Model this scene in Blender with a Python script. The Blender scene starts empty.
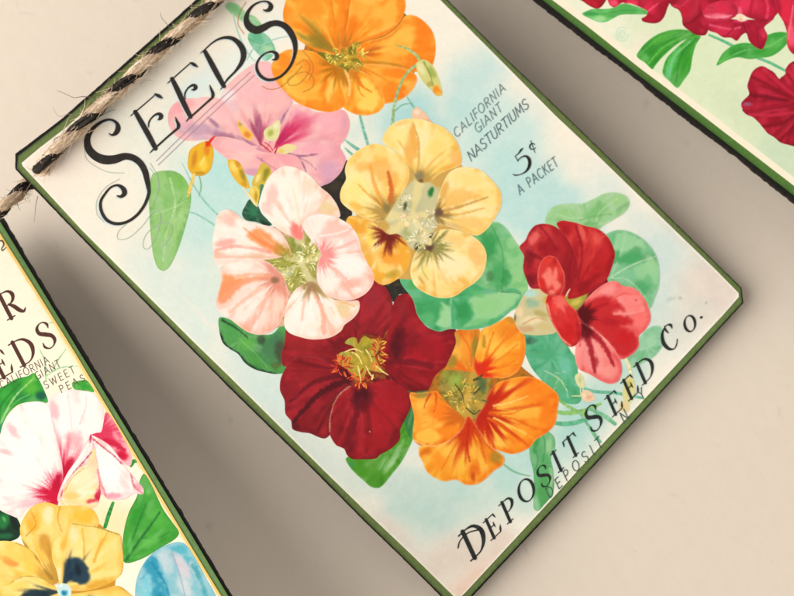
import bpy, math
import numpy as np
from mathutils import Matrix, Vector
from mathutils.geometry import delaunay_2d_cdt

C = bpy.context.scene.collection
SC = bpy.context.scene

# ------------------------------------------------------------------ camera pose
# pose of the middle card solved from its four corners: 90 mm wide card, long lens
F_PX, IW, IH = 1500.0, 794.0, 596.0
RV = np.array([-0.14505283, -0.24352961, -0.77848764])
T0 = np.array([-0.07591444, -0.02654207, 0.29242799])
CARD_H = 0.12343614
TILT = math.radians(11.6)          # the cards hang from the twine, their feet nearer the wall
GAP_TOP = 0.0288


def rod(r):
    t = np.linalg.norm(r)
    k = r / t
    K = np.array([[0, -k[2], k[1]], [k[2], 0, -k[0]], [-k[1], k[0], 0]])
    return np.eye(3) + math.sin(t) * K + (1 - math.cos(t)) * K @ K


RC = rod(RV)                       # card axes (right, down, into card) in camera space
ex, ey, ez = RC[:, 0], RC[:, 1], RC[:, 2]
ct, st = math.cos(TILT), math.sin(TILT)
wy = ez * ct + ey * st             # into the wall
wz = -(ey * ct - ez * st)          # up the wall
WR = np.array([ex, wy, wz])        # camera space -> world
W0 = np.array([0.0, -GAP_TOP, 0.0])   # world position of the card's top left corner


def cam2world(c):
    return (np.asarray(c, float) - T0) @ WR.T + W0


CAM = cam2world(np.zeros(3))
CN = WR @ (-ez)                    # card normal, towards the viewer (world)


def rays(px, py):
    d = np.stack([(np.asarray(px, float) - IW / 2) / F_PX, (np.asarray(py, float) - IH / 2) / F_PX, np.ones(np.shape(px))], -1)
    return d @ WR.T


def on_plane(px, py, org, nrm):
    d = rays(px, py)
    t = ((org - CAM) @ nrm) / (d @ nrm)
    return CAM + d * t[..., None]


WALL_N = np.array([0.0, -1.0, 0.0])


class Plane:
    """front face of a hanging card; P(px,py,h) is a point h metres in front of it"""
    def __init__(self, back=0.0):
        self.o = W0 - CN * back
        self.n = CN

    @classmethod
    def through(cls, corners):
        """a plane through three (px, py, gap to the wall) points"""
        a, b, c = [on_plane(np.array(float(x)), np.array(float(y)), np.array([0, -g, 0]), WALL_N) for x, y, g in corners]
        s = cls(0.0)
        n = np.cross(b - a, c - a); n /= np.linalg.norm(n)
        s.o, s.n = a, n if n[1] < 0 else -n
        return s

    def P(self, px, py, h=0.0):
        return on_plane(px, py, self.o + self.n * h, self.n)


cam_data = bpy.data.cameras.new('camera')
cam = bpy.data.objects.new('camera', cam_data)
C.objects.link(cam)
cam_data.sensor_width = 36.0
cam_data.sensor_fit = 'HORIZONTAL'
cam_data.lens = F_PX / IW * 36.0
cam_data.clip_start, cam_data.clip_end = 0.01, 20.0
# a hand-held close-up, focused a touch short of the paper
cam_data.dof.use_dof = True
cam_data.dof.focus_distance = 0.272
cam_data.dof.aperture_fstop = 36.0
m = np.eye(4)
m[:3, 0] = WR @ np.array([1, 0, 0])
m[:3, 1] = WR @ np.array([0, -1, 0])
m[:3, 2] = WR @ np.array([0, 0, -1])
m[:3, 3] = CAM
cam.matrix_world = Matrix(m.tolist())
SC.camera = cam

# ------------------------------------------------------------------ light
world = bpy.data.worlds.new('World')
SC.world = world
world.use_nodes = True
bg = world.node_tree.nodes['Background']
bg.inputs[0].default_value = (1.0, 0.95, 0.895, 1)
bg.inputs[1].default_value = AMB = 0.49


def lamp(name, pos, target, size, power, col):
    ld = bpy.data.lights.new(name, 'AREA')
    ld.shape = 'DISK'
    ld.size = size
    ld.energy = power
    ld.color = col
    o = bpy.data.objects.new(name, ld)
    C.objects.link(o)
    o.location = pos
    o.rotation_euler = (Vector(target) - Vector(pos)).to_track_quat('-Z', 'Y').to_euler()
    return o


MID = np.array([0.045, 0.0, -0.06])
LDIR = np.array([-0.98, -0.78, 0.46])
lamp('window_lamp', MID + LDIR * 0.80, MID, 1.15, 16.9, (1.0, 0.985, 0.96))
SC.view_settings.view_transform = 'Standard'
SC.view_settings.look = 'None'
SC.view_settings.exposure = 0.0
SC.view_settings.gamma = 1.0


# ------------------------------------------------------------------ small maths
def hx(s):
    return np.array([int(s[i:i + 2], 16) for i in (0, 2, 4)]) / 255.0


def lin(c):
    c = np.clip(c, 0, 1)
    return np.where(c <= 0.04045, c / 12.92, ((c + 0.055) / 1.055) ** 2.4)


def hash2(ix, iy, seed):
    n = (ix.astype(np.int64) * 374761393 + iy.astype(np.int64) * 668265263 + seed * 1274126177) & 0x7fffffff
    n = ((n ^ (n >> 13)) * 1274126177) & 0x7fffffff
    return ((n ^ (n >> 16)) & 0xffff) / 65535.0


def vnoise(x, y, seed=0):
    x = np.asarray(x, float)
    y = np.asarray(y, float) + np.zeros_like(x)
    ix, iy = np.floor(x), np.floor(y)
    fx, fy = x - ix, y - iy
    fx, fy = fx * fx * (3 - 2 * fx), fy * fy * (3 - 2 * fy)
    a = hash2(ix, iy, seed); b = hash2(ix + 1, iy, seed)
    c = hash2(ix, iy + 1, seed); d = hash2(ix + 1, iy + 1, seed)
    return (a * (1 - fx) + b * fx) * (1 - fy) + (c * (1 - fx) + d * fx) * fy


def sstep(a, b, x):
    t = np.clip((x - a) / (b - a), 0, 1)
    return t * t * (3 - 2 * t)


def spline(pts, closed, step=1.0):
    p = np.asarray(pts, float)
    n = len(p)
    out = []
    segs = n if closed else n - 1
    for i in range(segs):
        if closed:
            p0, p1, p2, p3 = p[(i - 1) % n], p[i], p[(i + 1) % n], p[(i + 2) % n]
        else:
            p0, p1, p2, p3 = p[max(i - 1, 0)], p[i], p[i + 1], p[min(i + 2, n - 1)]
        L = np.linalg.norm((p2 - p1)[:2])
        if L < 1e-9:
            continue
        k = max(int(math.ceil(L / step)), 1)
        t = (np.arange(k) / k)[:, None]
        d1 = max(np.linalg.norm((p1 - p0)[:2]), 1e-6); d3 = max(np.linalg.norm((p3 - p2)[:2]), 1e-6)
        m1 = (p2 - p0) / (d1 + L) * L
        m2 = (p3 - p1) / (L + d3) * L
        out.append((2 * t**3 - 3 * t**2 + 1) * p1 + (t**3 - 2 * t**2 + t) * m1 + (-2 * t**3 + 3 * t**2) * p2 + (t**3 - t**2) * m2)
    if not closed:
        out.append(p[-1:])
    return np.concatenate(out)


def seg_dist(x, y, line):
    """distance of points to a polyline and the parameter (0..1) of the nearest point"""
    line = np.asarray(line, float)
    best = np.full(x.shape, 1e9); par = np.zeros(x.shape)
    n = len(line) - 1
    for i in range(n):
        a, b = line[i, :2], line[i + 1, :2]
        d = b - a
        t = np.clip(((x - a[0]) * d[0] + (y - a[1]) * d[1]) / max(d @ d, 1e-9), 0, 1)
        r = np.hypot(x - a[0] - t * d[0], y - a[1] - t * d[1])
        mk = r < best
        best = np.where(mk, r, best); par = np.where(mk, (i + t) / n, par)
    return best, par


def inside(x, y, poly):
    c = np.zeros(x.shape, bool)
    j = len(poly) - 1
    for i in range(len(poly)):
        xi, yi = poly[i][:2]; xj, yj = poly[j][:2]
        if yi != yj:
            c ^= ((yi > y) != (yj > y)) & (x < (xj - xi) * (y - yi) / (yj - yi) + xi)
        j = i
    return c


# ------------------------------------------------------------------ materials
ALB = 0.90


def print_material(name, rough=0.48, spec=0.22, grain=0.05, bump=0.0, scale=2600.0):
    """printed ink: the picture's own colours come from the mesh, a fine paper grain from noise nodes"""
    mt = bpy.data.materials.new(name)
    mt.use_nodes = True
    nt = mt.node_tree
    b = nt.nodes['Principled BSDF']
    at = nt.nodes.new('ShaderNodeAttribute'); at.attribute_name = 'ink'
    tc = nt.nodes.new('ShaderNodeTexCoord')
    nz = nt.nodes.new('ShaderNodeTexNoise'); nz.inputs['Scale'].default_value = scale; nz.inputs['Detail'].default_value = 3.0
    nt.links.new(tc.outputs['Object'], nz.inputs['Vector'])
    mr = nt.nodes.new('ShaderNodeMapRange')
    mr.inputs['To Min'].default_value = 1 - grain * 2; mr.inputs['To Max'].default_value = 1 + grain * 2
    nt.links.new(nz.outputs['Fac'], mr.inputs['Value'])
    mx = nt.nodes.new('ShaderNodeVectorMath'); mx.operation = 'SCALE'
    nt.links.new(at.outputs['Color'], mx.inputs[0]); nt.links.new(mr.outputs['Result'], mx.inputs['Scale'])
    nt.links.new(mx.outputs['Vector'], b.inputs['Base Color'])
    b.inputs['Roughness'].default_value = rough
    b.inputs['Specular IOR Level'].default_value = spec
    if bump:
        bp = nt.nodes.new('ShaderNodeBump'); bp.inputs['Strength'].default_value = bump; bp.inputs['Distance'].default_value = 0.0002
        nt.links.new(nz.outputs['Fac'], bp.inputs['Height']); nt.links.new(bp.outputs['Normal'], b.inputs['Normal'])
    return mt


M_PRINT = print_material('printed_paper_ink', 0.46, 0.22, 0.022, 0.0, 3200.0)
M_MAT = print_material('green_card_stock', 0.6, 0.2, 0.10, 0.25, 1500.0)
M_BLACK = print_material('black_inked_board', 0.7, 0.2, 0.2, 0.4, 900.0)
M_JUTE = print_material('twine_fibre', 0.85, 0.1, 0.16, 0.5, 1800.0)


# ------------------------------------------------------------------ mesh building
def make_obj(name, verts, faces, mat, parent=None, cols=None, smooth=False):
    me = bpy.data.meshes.new(name)
    me.from_pydata([tuple(v) for v in verts], [], [tuple(f) for f in faces])
    if cols is not None:
        at = me.color_attributes.new('ink', 'FLOAT_COLOR', 'POINT')
        rgba = np.ones((len(verts), 4), np.float32)
        rgba[:, :3] = cols
        at.data.foreach_set('color', rgba.ravel())
    if smooth:
        me.polygons.foreach_set('use_smooth', [True] * len(me.polygons))
    me.materials.append(mat)
    me.update()
    o = bpy.data.objects.new(name, me)
    C.objects.link(o)
    if parent is not None:
        o.parent = parent
    return o


def thing(name, label, cat, loc, group=None):
    o = bpy.data.objects.new(name, None)
    o.empty_display_size = 0.01
    C.objects.link(o)
    o.location = loc
    o['label'] = label; o['category'] = cat
    if group:
        o['group'] = group
    return o


class Card:
    """one hanging card: keeps its plane, its Empty and the height of the next printed layer"""
    def __init__(self, root, plane, base):
        self.root, self.plane, self.h = root, plane, base
        self.loc = np.array(root.location)

    def next(self, d=3.5e-7):
        self.h += d
        return self.h


# de-lighting: the window is nearer the upper left, so the ink is a little lighter than it looks lower right
def ink(rgb, x, y):
    # ink density: a little deeper and purer than it looks under the paper's sheen
    g = rgb @ np.array([.3, .59, .11])
    rgb = np.clip(g[:, None] + (rgb - g[:, None]) * 1.12, 0, 1)
    rgb = np.clip(rgb, 0, 1) ** (1 + .10 * (1 - g[:, None]))
    return lin(rgb) * ALB * relight(x, y)[:, None]


def relight(x, y):
    s = (np.asarray(x, float) - 397) * RLX + (np.asarray(y, float) - 298) * RLY
    return 1.0 / (RL0 * (1 + s))


RL0, RLX, RLY = 0.905, -0.00012, -0.00004


def paint(x, y, base, ops, outline, bp, seed):
    """lay soft brush marks, streaks, veins and rims over a base colour (colours as printed)"""
    col = np.tile(hx(base), (len(x), 1))
    if bp is not None:
        dx, dy = x - bp[0], y - bp[1]
        R = np.hypot(dx, dy); TH = np.arctan2(dy, dx)
    wob = vnoise(x / 4.0, y / 4.0, seed) - 0.5
    wob2 = vnoise(x / 1.7, y / 1.7, seed + 7) - 0.5
    rim = None
    for op in ops:
        k = op[0]
        if k == 'b':            # blob x,y,rx,ry,angle,colour,alpha
            _, cx, cy, rx, ry, an, c, a = op
            ca, sa = math.cos(math.radians(an)), math.sin(math.radians(an))
            u = ((x - cx) * ca + (y - cy) * sa) / rx
            v = (-(x - cx) * sa + (y - cy) * ca) / ry
            if min(rx, ry) > 20:      # a broad wash has no brush edge
                d = np.hypot(u, v) + (vnoise(x / 22.0, y / 22.0, seed + 13) - 0.5) * 0.35
                al = a * (1 - sstep(0.15, 1.25, d))
            else:
                d = np.hypot(u, v) + wob * 0.35 + wob2 * 0.15
                al = a * (1 - sstep(0.35, 1.12, d))
        elif k == 'h':          # harder edged blob
            _, cx, cy, rx, ry, an, c, a = op
            ca, sa = math.cos(math.radians(an)), math.sin(math.radians(an))
            u = ((x - cx) * ca + (y - cy) * sa) / rx
            v = (-(x - cx) * sa + (y - cy) * ca) / ry
            d = np.hypot(u, v) + wob * 0.5 + wob2 * 0.25
            al = a * (1 - sstep(0.75, 1.05, d))
        elif k == 's':          # stroke points,w0,w1,colour,alpha
            _, pts, w0, w1, c, a = op
            ln = spline(pts, False, 3.0) if len(pts) > 2 else np.array(pts, float)
            d, t = seg_dist(x, y, ln)
            w = w0 + (w1 - w0) * t
            d = d + (wob * 0.5 + wob2 * 0.5) * w * 0.7
            al = a * (1 - sstep(0.35, 1.0, d / np.maximum(w, 0.05)))
        elif k == 'p':          # soft polygon points,soft,colour,alpha
            _, pts, soft, c, a = op
            pl = spline(pts, True, 3.0)
            d, t = seg_dist(x, y, np.vstack([pl, pl[:1]]))
            sd = np.where(inside(x, y, pl), -d, d) + wob * soft * 1.2
            al = a * (1 - sstep(-soft, soft, sd))
        elif k == 'r':          # streaks radiating from the petal's base r0,r1,colour,alpha,n[,angle,halfwidth]
            _, r0, r1, c, a, n = op[:6]
            q = vnoise(TH * n, R * 0.02, seed + 3) * 0.75 + vnoise(TH * n * 2.7, R * 0.05, seed + 5) * 0.35
            L = r0 + (r1 - r0) * np.clip(q * 1.5 - 0.3, 0, 1.2)
            al = a * (1 - sstep(L * 0.45, L, R + wob2 * 2))
            if len(op) > 6:
                dd = np.abs((TH - math.radians(op[6]) + math.pi) % (2 * math.pi) - math.pi)
                al = al * (1 - sstep(math.radians(op[7]) * 0.5, math.radians(op[7]), dd))
        elif k == 'v':          # fine veins r0,r1,colour,alpha,n
            _, r0, r1, c, a, n = op
            q = vnoise(TH * n + wob * 0.3, R * 0.012, seed + 11)
            al = a * sstep(0.56, 0.80, q) * sstep(r0, r0 + 6, R) * (1 - sstep(r1 * 0.6, r1, R))
        elif k == 'x':          # brushwork running out from the base: light,dark,amount,n
            _, lc, dc, a, n = op
            q = vnoise(TH * n + 9, R * 0.022 + wob * 0.4, seed + 41) * 0.55 + vnoise(TH * n * 2.6 + 5, R * 0.05 + wob * 0.5, seed + 42) * 0.35 + vnoise(x / 6.0, y / 6.0, seed + 43) * 0.22
            ad = (a * (1 - sstep(0.26, 0.50, q)))[:, None]
            col = col * (1 - ad) + hx(dc) * ad
            al = a * sstep(0.56, 0.78, q)
            c = lc
        elif k == 'e':          # rim width,colour,alpha
            _, w, c, a = op
            if rim is None:
                rim, _t = seg_dist(x, y, np.vstack([outline[::2], outline[:1]]))
            al = a * (1 - sstep(w * 0.3, w, rim + wob * w * 0.6))
        elif k == 'vol':        # the painter's modelling: pale on the upper left of a petal, deeper along its far rim
            _, lc, dc, a = op
            if rim is None:
                rim, _t = seg_dist(x, y, np.vstack([outline[::2], outline[:1]]))
            cx, cy = outline.mean(0)
            ext = max(np.ptp(outline[:, 0]), np.ptp(outline[:, 1])) / 2
            side = ((x - cx) * 0.75 + (y - cy) * 0.65) / ext
            wv = vnoise(x / 9.0, y / 9.0, seed + 51) - 0.5
            ad = (a * 0.75 * (1 - sstep(0.5, 6.5, rim + wv * 5)) * sstep(-0.25, 0.45, side))[:, None]
            col = col * (1 - ad) + hx(dc) * ad
            al = a * (1 - sstep(0.18, 0.75, np.hypot(side + 0.28, ((x - cx) * -0.65 + (y - cy) * 0.75) / ext) + wv * 0.5)) * sstep(0.25, 0.5, R / ext)
            c = lc
        elif k == 'E':          # clean margin width,colour
            _, w, c = op
            if rim is None:
                rim, _t = seg_dist(x, y, np.vstack([outline[::2], outline[:1]]))
            al = 1 - sstep(w - .5, w + .5, rim)
        elif k == 'm':          # mottling scale,colour,alpha
            _, s, c, a = op
            al = a * sstep(0.45, 0.8, vnoise(x / s, y / s, seed + 21) * 0.7 + vnoise(x / s * 2.3, y / s * 2.3, seed + 22) * 0.3)
        al = al[:, None]
        col = col * (1 - al) + hx(c) * al
    # uneven litho print
    g = (vnoise(x / 1.3, y / 1.3, seed + 31) - 0.5) * 0.022 + (vnoise(x / 5.0, y / 5.0, seed + 32) - 0.5) * 0.014
    return np.clip(col + g[:, None], 0, 1)


SEED = [1]


def fill_mesh(outline, sp):
    """triangulate the inside of an outline with an even lattice of points"""
    o = outline
    x0, y0 = o.min(0); x1, y1 = o.max(0)
    gx, gy = np.meshgrid(np.arange(x0 + sp / 2, x1, sp), np.arange(y0 + sp / 2, y1, sp * 0.87))
    gx = gx + (np.arange(gx.shape[0]) % 2)[:, None] * sp / 2
    gx, gy = gx.ravel(), gy.ravel()
    keep = inside(gx, gy, o)
    gx, gy = gx[keep], gy[keep]
    if len(gx):
        best = np.full(len(gx), 1e9)
        for q in o[::1]:
            best = np.minimum(best, (gx - q[0]) ** 2 + (gy - q[1]) ** 2)
        kk = best > (sp * 0.55) ** 2
        gx, gy = gx[kk], gy[kk]
    n = len(o)
    pts = [Vector((float(a), float(b))) for a, b in o] + [Vector((float(a), float(b))) for a, b in zip(gx, gy)]
    v, e, f, _a, _b, _c = delaunay_2d_cdt(pts, [(i, (i + 1) % n) for i in range(n)], [], 1, 1e-5)
    return np.array([(p.x, p.y) for p in v]), f


def shape(card, name, pts, base, ops=(), bp=None, parent=None, sp=1.3, smooth=True, mat=None, dh=3.5e-7):
    """one printed patch: a filled outline painted with brush marks"""
    SEED[0] += 1
    o = spline(pts, True, sp * 0.9)[:, :2] if smooth else np.array(pts, float)
    xy, f = fill_mesh(o, sp)
    x, y = xy[:, 0], xy[:, 1]
    if bp is None:
        bp = (x.mean(), y.mean())
    if name == 'leaf':
        b = hx(base)
        if b.max() > .3:
            lt = ''.join('%02X' % int(255 * v) for v in np.clip(b * .62 + .33, 0, 1)); dk = ''.join('%02X' % int(255 * v) for v in b * np.array([.68, .80, .70]))
            ops = [('x', lt, dk, .5, 4)] + list(ops)
    col = paint(x, y, base, ops, o, bp, SEED[0])
    h = card.next(dh)
    P = card.plane.P(x, y, h) - card.loc
    fx = []
    for t in f:                     # face the viewer
        a, b, c = xy[t[0]], xy[t[1]], xy[t[2]]
        s = (b[0] - a[0]) * (c[1] - a[1]) - (b[1] - a[1]) * (c[0] - a[0])
        fx.append(t if s < 0 else t[::-1])
    return make_obj(name, P, fx, mat or M_PRINT, parent or card.root, ink(col, x, y))


def ribbons(card, name, strokes, col, parent=None, step=0.8, mat=None, mottled=0.0):
    """lettering and line work: each stroke is (points[, smooth]) with points (x,y,width)"""
    if name == 'stem' and len(strokes) > 1:       # every stem is a part of its own
        for s in strokes:
            ribbons(card, name, [s], col, parent, step, mat, mottled)
        return None
    SEED[0] += 1
    V, F, CO = [], [], []
    h = card.next(3.5e-7)
    for k, s in enumerate(strokes):
        p = np.array(s, float)
        p = spline(p, False, step) if len(p) > 2 else np.array([p[0] + (p[1] - p[0]) * t for t in np.linspace(0, 1, max(2, int(np.linalg.norm((p[1] - p[0])[:2]) / step) + 1))])
        d = np.gradient(p[:, :2], axis=0)
        d /= np.maximum(np.linalg.norm(d, axis=1), 1e-9)[:, None]
        nrm = np.c_[-d[:, 1], d[:, 0]]
        w = np.maximum(p[:, 2:3], 0.12) / 2
        # rounded ends
        e0 = np.array([[math.cos(t), math.sin(t)] for t in np.linspace(0.2, 1.3, 3)])
        pre = [(p[0, :2] - d[0] * w[0] * c, w[0] * s_) for c, s_ in e0]
        post = [(p[-1, :2] + d[-1] * w[-1] * c, w[-1] * s_) for c, s_ in e0[::-1]]
        cen = np.array([q[0] for q in pre] + list(p[:, :2]) + [q[0] for q in post])
        ww = np.array([q[1] for q in pre] + list(w) + [q[1] for q in post])
        nn = np.vstack([np.repeat(nrm[:1], 3, 0), nrm, np.repeat(nrm[-1:], 3, 0)])
        L, R_ = cen + nn * ww, cen - nn * ww
        b = len(V)
        hh = h + k * 4.0e-8
        PL = card.plane.P(L[:, 0], L[:, 1], hh); PR = card.plane.P(R_[:, 0], R_[:, 1], hh)
        n = len(cen)
        for i in range(n):
            V += [PL[i] - card.loc, PR[i] - card.loc]
        for i in range(n - 1):
            F.append((b + 2 * i, b + 2 * i + 2, b + 2 * i + 3, b + 2 * i + 1))
        xy = np.stack([L, R_], 1).reshape(-1, 2)
        c0 = np.tile(hx(col), (len(xy), 1))
        if mottled:
            c0 = c0 + ((vnoise(xy[:, 0] / 2.2, xy[:, 1] / 2.2, SEED[0]) - 0.4) * mottled)[:, None]
        CO.append(ink(c0, xy[:, 0], xy[:, 1]))
    card.h += len(strokes) * 4.0e-8
    return make_obj(name, V, F, mat or M_PRINT, parent or card.root, np.vstack(CO))


def Z(x0, y0, s, pts):
    """coordinates read off an enlarged detail"""
    return [(x0 + p[0] / s, y0 + p[1] / s) + tuple(p[2:]) for p in pts]


def slab(card, name, pts, top, bottom, base, mat, ops=(), rough=0.0, sp=3.0, parent=None):
    """a flat board with a thickness: painted face, sides and back"""
    SEED[0] += 1
    p = np.array(pts, float)
    q = []
    n = len(p)
    for i in range(n):
        a, b = p[i], p[(i + 1) % n]
        k = max(int(np.linalg.norm(b - a) / sp), 1)
        for t in np.arange(k) / k:
            q.append(a + (b - a) * t)
    q = np.array(q)
    if rough:
        cen = q.mean(0)
        r = (vnoise(q[:, 0] / 5.0, q[:, 1] / 5.0, SEED[0]) - 0.5) * rough + (vnoise(q[:, 0] / 2.0, q[:, 1] / 2.0, SEED[0] + 1) - 0.5) * rough * 0.8
        d = np.roll(q, -1, 0) - np.roll(q, 1, 0)
        d /= np.linalg.norm(d, axis=1)[:, None]
        nr = np.c_[d[:, 1], -d[:, 0]]
        q = q + nr * r[:, None]
    xy, f = fill_mesh(q, sp)
    x, y = xy[:, 0], xy[:, 1]
    col = paint(x, y, base, ops, q, (x.mean(), y.mean()), SEED[0])
    PT = card.plane.P(x, y, top) - card.loc
    PB = PT - card.plane.n * (top - bottom)
    N = len(x)
    fx = []
    for t in f:
        a, b, c = xy[t[0]], xy[t[1]], xy[t[2]]
        s = (b[0] - a[0]) * (c[1] - a[1]) - (b[1] - a[1]) * (c[0] - a[0])
        t = list(t if s < 0 else t[::-1])
        fx.append(t)
        fx.append([i + N for i in t[::-1]])
    # side walls along boundary edges
    cnt = {}
    for t in fx[::2]:
        for i in range(3):
            e = (t[i], t[(i + 1) % 3])
            cnt[e] = 1
    for (a, b) in list(cnt):
        if (b, a) not in cnt:
            fx.append([b, a, a + N, b + N])
    return make_obj(name, np.vstack([PT, PB]), fx, mat, parent or card.root, np.vstack([ink(col, x, y)] * 2))

# ------------------------------------------------------------------ wall
def wall():
    mt = bpy.data.materials.new('painted_wall')
    mt.use_nodes = True
    nt = mt.node_tree
    b = nt.nodes['Principled BSDF']
    tc = nt.nodes.new('ShaderNodeTexCoord')
    n1 = nt.nodes.new('ShaderNodeTexNoise'); n1.inputs['Scale'].default_value = 260.0; n1.inputs['Detail'].default_value = 6.0
    n2 = nt.nodes.new('ShaderNodeTexNoise'); n2.inputs['Scale'].default_value = 22.0; n2.inputs['Detail'].default_value = 3.0
    n3 = nt.nodes.new('ShaderNodeTexNoise'); n3.inputs['Scale'].default_value = 2200.0; n3.inputs['Detail'].default_value = 2.0
    for n in (n1, n2, n3):
        nt.links.new(tc.outputs['Object'], n.inputs['Vector'])
    ad = nt.nodes.new('ShaderNodeMath'); ad.operation = 'ADD'
    nt.links.new(n1.outputs['Fac'], ad.inputs[0]); nt.links.new(n2.outputs['Fac'], ad.inputs[1])
    ad2 = nt.nodes.new('ShaderNodeMath'); ad2.operation = 'ADD'
    nt.links.new(ad.outputs[0], ad2.inputs[0]); nt.links.new(n3.outputs['Fac'], ad2.inputs[1])
    mr = nt.nodes.new('ShaderNodeMapRange'); mr.inputs['From Min'].default_value = 0.9; mr.inputs['From Max'].default_value = 2.1
    nt.links.new(ad2.outputs[0], mr.inputs['Value'])
    cr = nt.nodes.new('ShaderNodeMix'); cr.data_type = 'RGBA'
    cr.inputs['A'].default_value = (0.725, 0.618, 0.500, 1); cr.inputs['B'].default_value = (0.765, 0.658, 0.540, 1)
    nt.links.new(mr.outputs['Result'], cr.inputs['Factor'])
    # faint rubbed specks and smudges in the paint
    n4 = nt.nodes.new('ShaderNodeTexNoise'); n4.inputs['Scale'].default_value = 140.0; n4.inputs['Detail'].default_value = 4.0; n4.inputs['Distortion'].default_value = 1.5
    nt.links.new(tc.outputs['Object'], n4.inputs['Vector'])
    m4 = nt.nodes.new('ShaderNodeMapRange'); m4.inputs['From Min'].default_value = 0.66; m4.inputs['From Max'].default_value = 0.78
    m4.inputs['To Min'].default_value = 1.0; m4.inputs['To Max'].default_value = 0.88
    nt.links.new(n4.outputs['Fac'], m4.inputs['Value'])
    v4 = nt.nodes.new('ShaderNodeVectorMath'); v4.operation = 'SCALE'
    nt.links.new(cr.outputs['Result'], v4.inputs[0]); nt.links.new(m4.outputs['Result'], v4.inputs['Scale'])
    nt.links.new(v4.outputs['Vector'], b.inputs['Base Color'])
    b.inputs['Roughness'].default_value = 0.55; b.inputs['Specular IOR Level'].default_value = 0.3
    bp = nt.nodes.new('ShaderNodeBump'); bp.inputs['Strength'].default_value = 0.16; bp.inputs['Distance'].default_value = 0.0006
    nt.links.new(ad.outputs[0], bp.inputs['Height']); nt.links.new(bp.outputs['Normal'], b.inputs['Normal'])
    s = 0.9
    me = bpy.data.meshes.new('wall')
    me.from_pydata([(-s, 0, -s), (s, 0, -s), (s, 0, s), (-s, 0, s)], [], [(0, 1, 2, 3)])
    me.materials.append(mt)
    o = bpy.data.objects.new('wall', me)
    C.objects.link(o)
    o['kind'] = 'structure'
    return o


wall()

# ------------------------------------------------------------------ the three hanging cards
GREEN = '717F50'
BLACK = '221F1C'


def card_thing(label, pl, anchor):
    loc = pl.P(*anchor)
    r = thing('seed_packet_card', label, 'seed packet card', tuple(loc), 'seed packet cards strung on the twine')
    return Card(r, pl, 0.0)


mid = card_thing('whole seed packet card in the middle with a bunch of nasturtiums, headed SEEDS', Plane(0.0), (222, 20))
lft = card_thing('partly seen seed packet card at lower left with sweet pea and pansies', Plane.through([(4, 219, .010), (226, 585, .035), (-346, 430, .017)]), (-170, 320))
rgt = card_thing('partly seen seed packet card at upper right with red ruffled flowers', Plane.through([(440, -80, .022), (904, 283, .016), (684, -410, .022)]), (560, -250))

# backing boards, green mats
slab(mid, 'backing_board', [(15.3, 153.8), (60, 120), (105.5, 80), (160, 31.7), (195.5, 0), (322, -112), (334, -112), (448, 0), (500, 52.5), (560, 110),
                            (596.3, 145.2), (723.4, 270), (741.6, 288), (743.4, 302.8), (590.2, 470), (560, 503), (473, 596), (460, 611), (453, 611), (441, 596), (410, 565),
                            (358.5, 515), (320, 476), (227, 385), (182.8, 340), (74.8, 230.5), (15.3, 168.5)], -0.0002, -0.0009, BLACK, M_BLACK, rough=0.35, sp=2.5)
mid.h = 0.0
slab(mid, 'green_mat', [(18.0, 156), (62, 122), (107.5, 82), (162, 33.7), (197.5, 2.4), (323, -109.5), (333, -109.5), (447.0, 0.1), (499.4, 52.9), (559.4, 110.4),
                        (595.7, 145.6), (722.8, 270.4), (740.7, 288.3), (742.1, 302.4), (589.2, 469), (558.8, 502), (472, 594.6), (459.6, 608.5), (453.6, 608.5), (442.2, 595.2), (410.9, 564.2),
                        (359.3, 514), (320.9, 475), (228, 384), (184, 339.2), (76, 229.6), (17.0, 168)], 0.00035, 0.00001, GREEN, M_MAT,
     [('m', 9, '66783F', .35), ('e', 1.9, '4B5836', .75), ('b', 640, 400, 200, 40, -48, '6C8752', .35)], sp=2.2)
mid.h = 0.00036
CREAM = 'FBF1E0'
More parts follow.
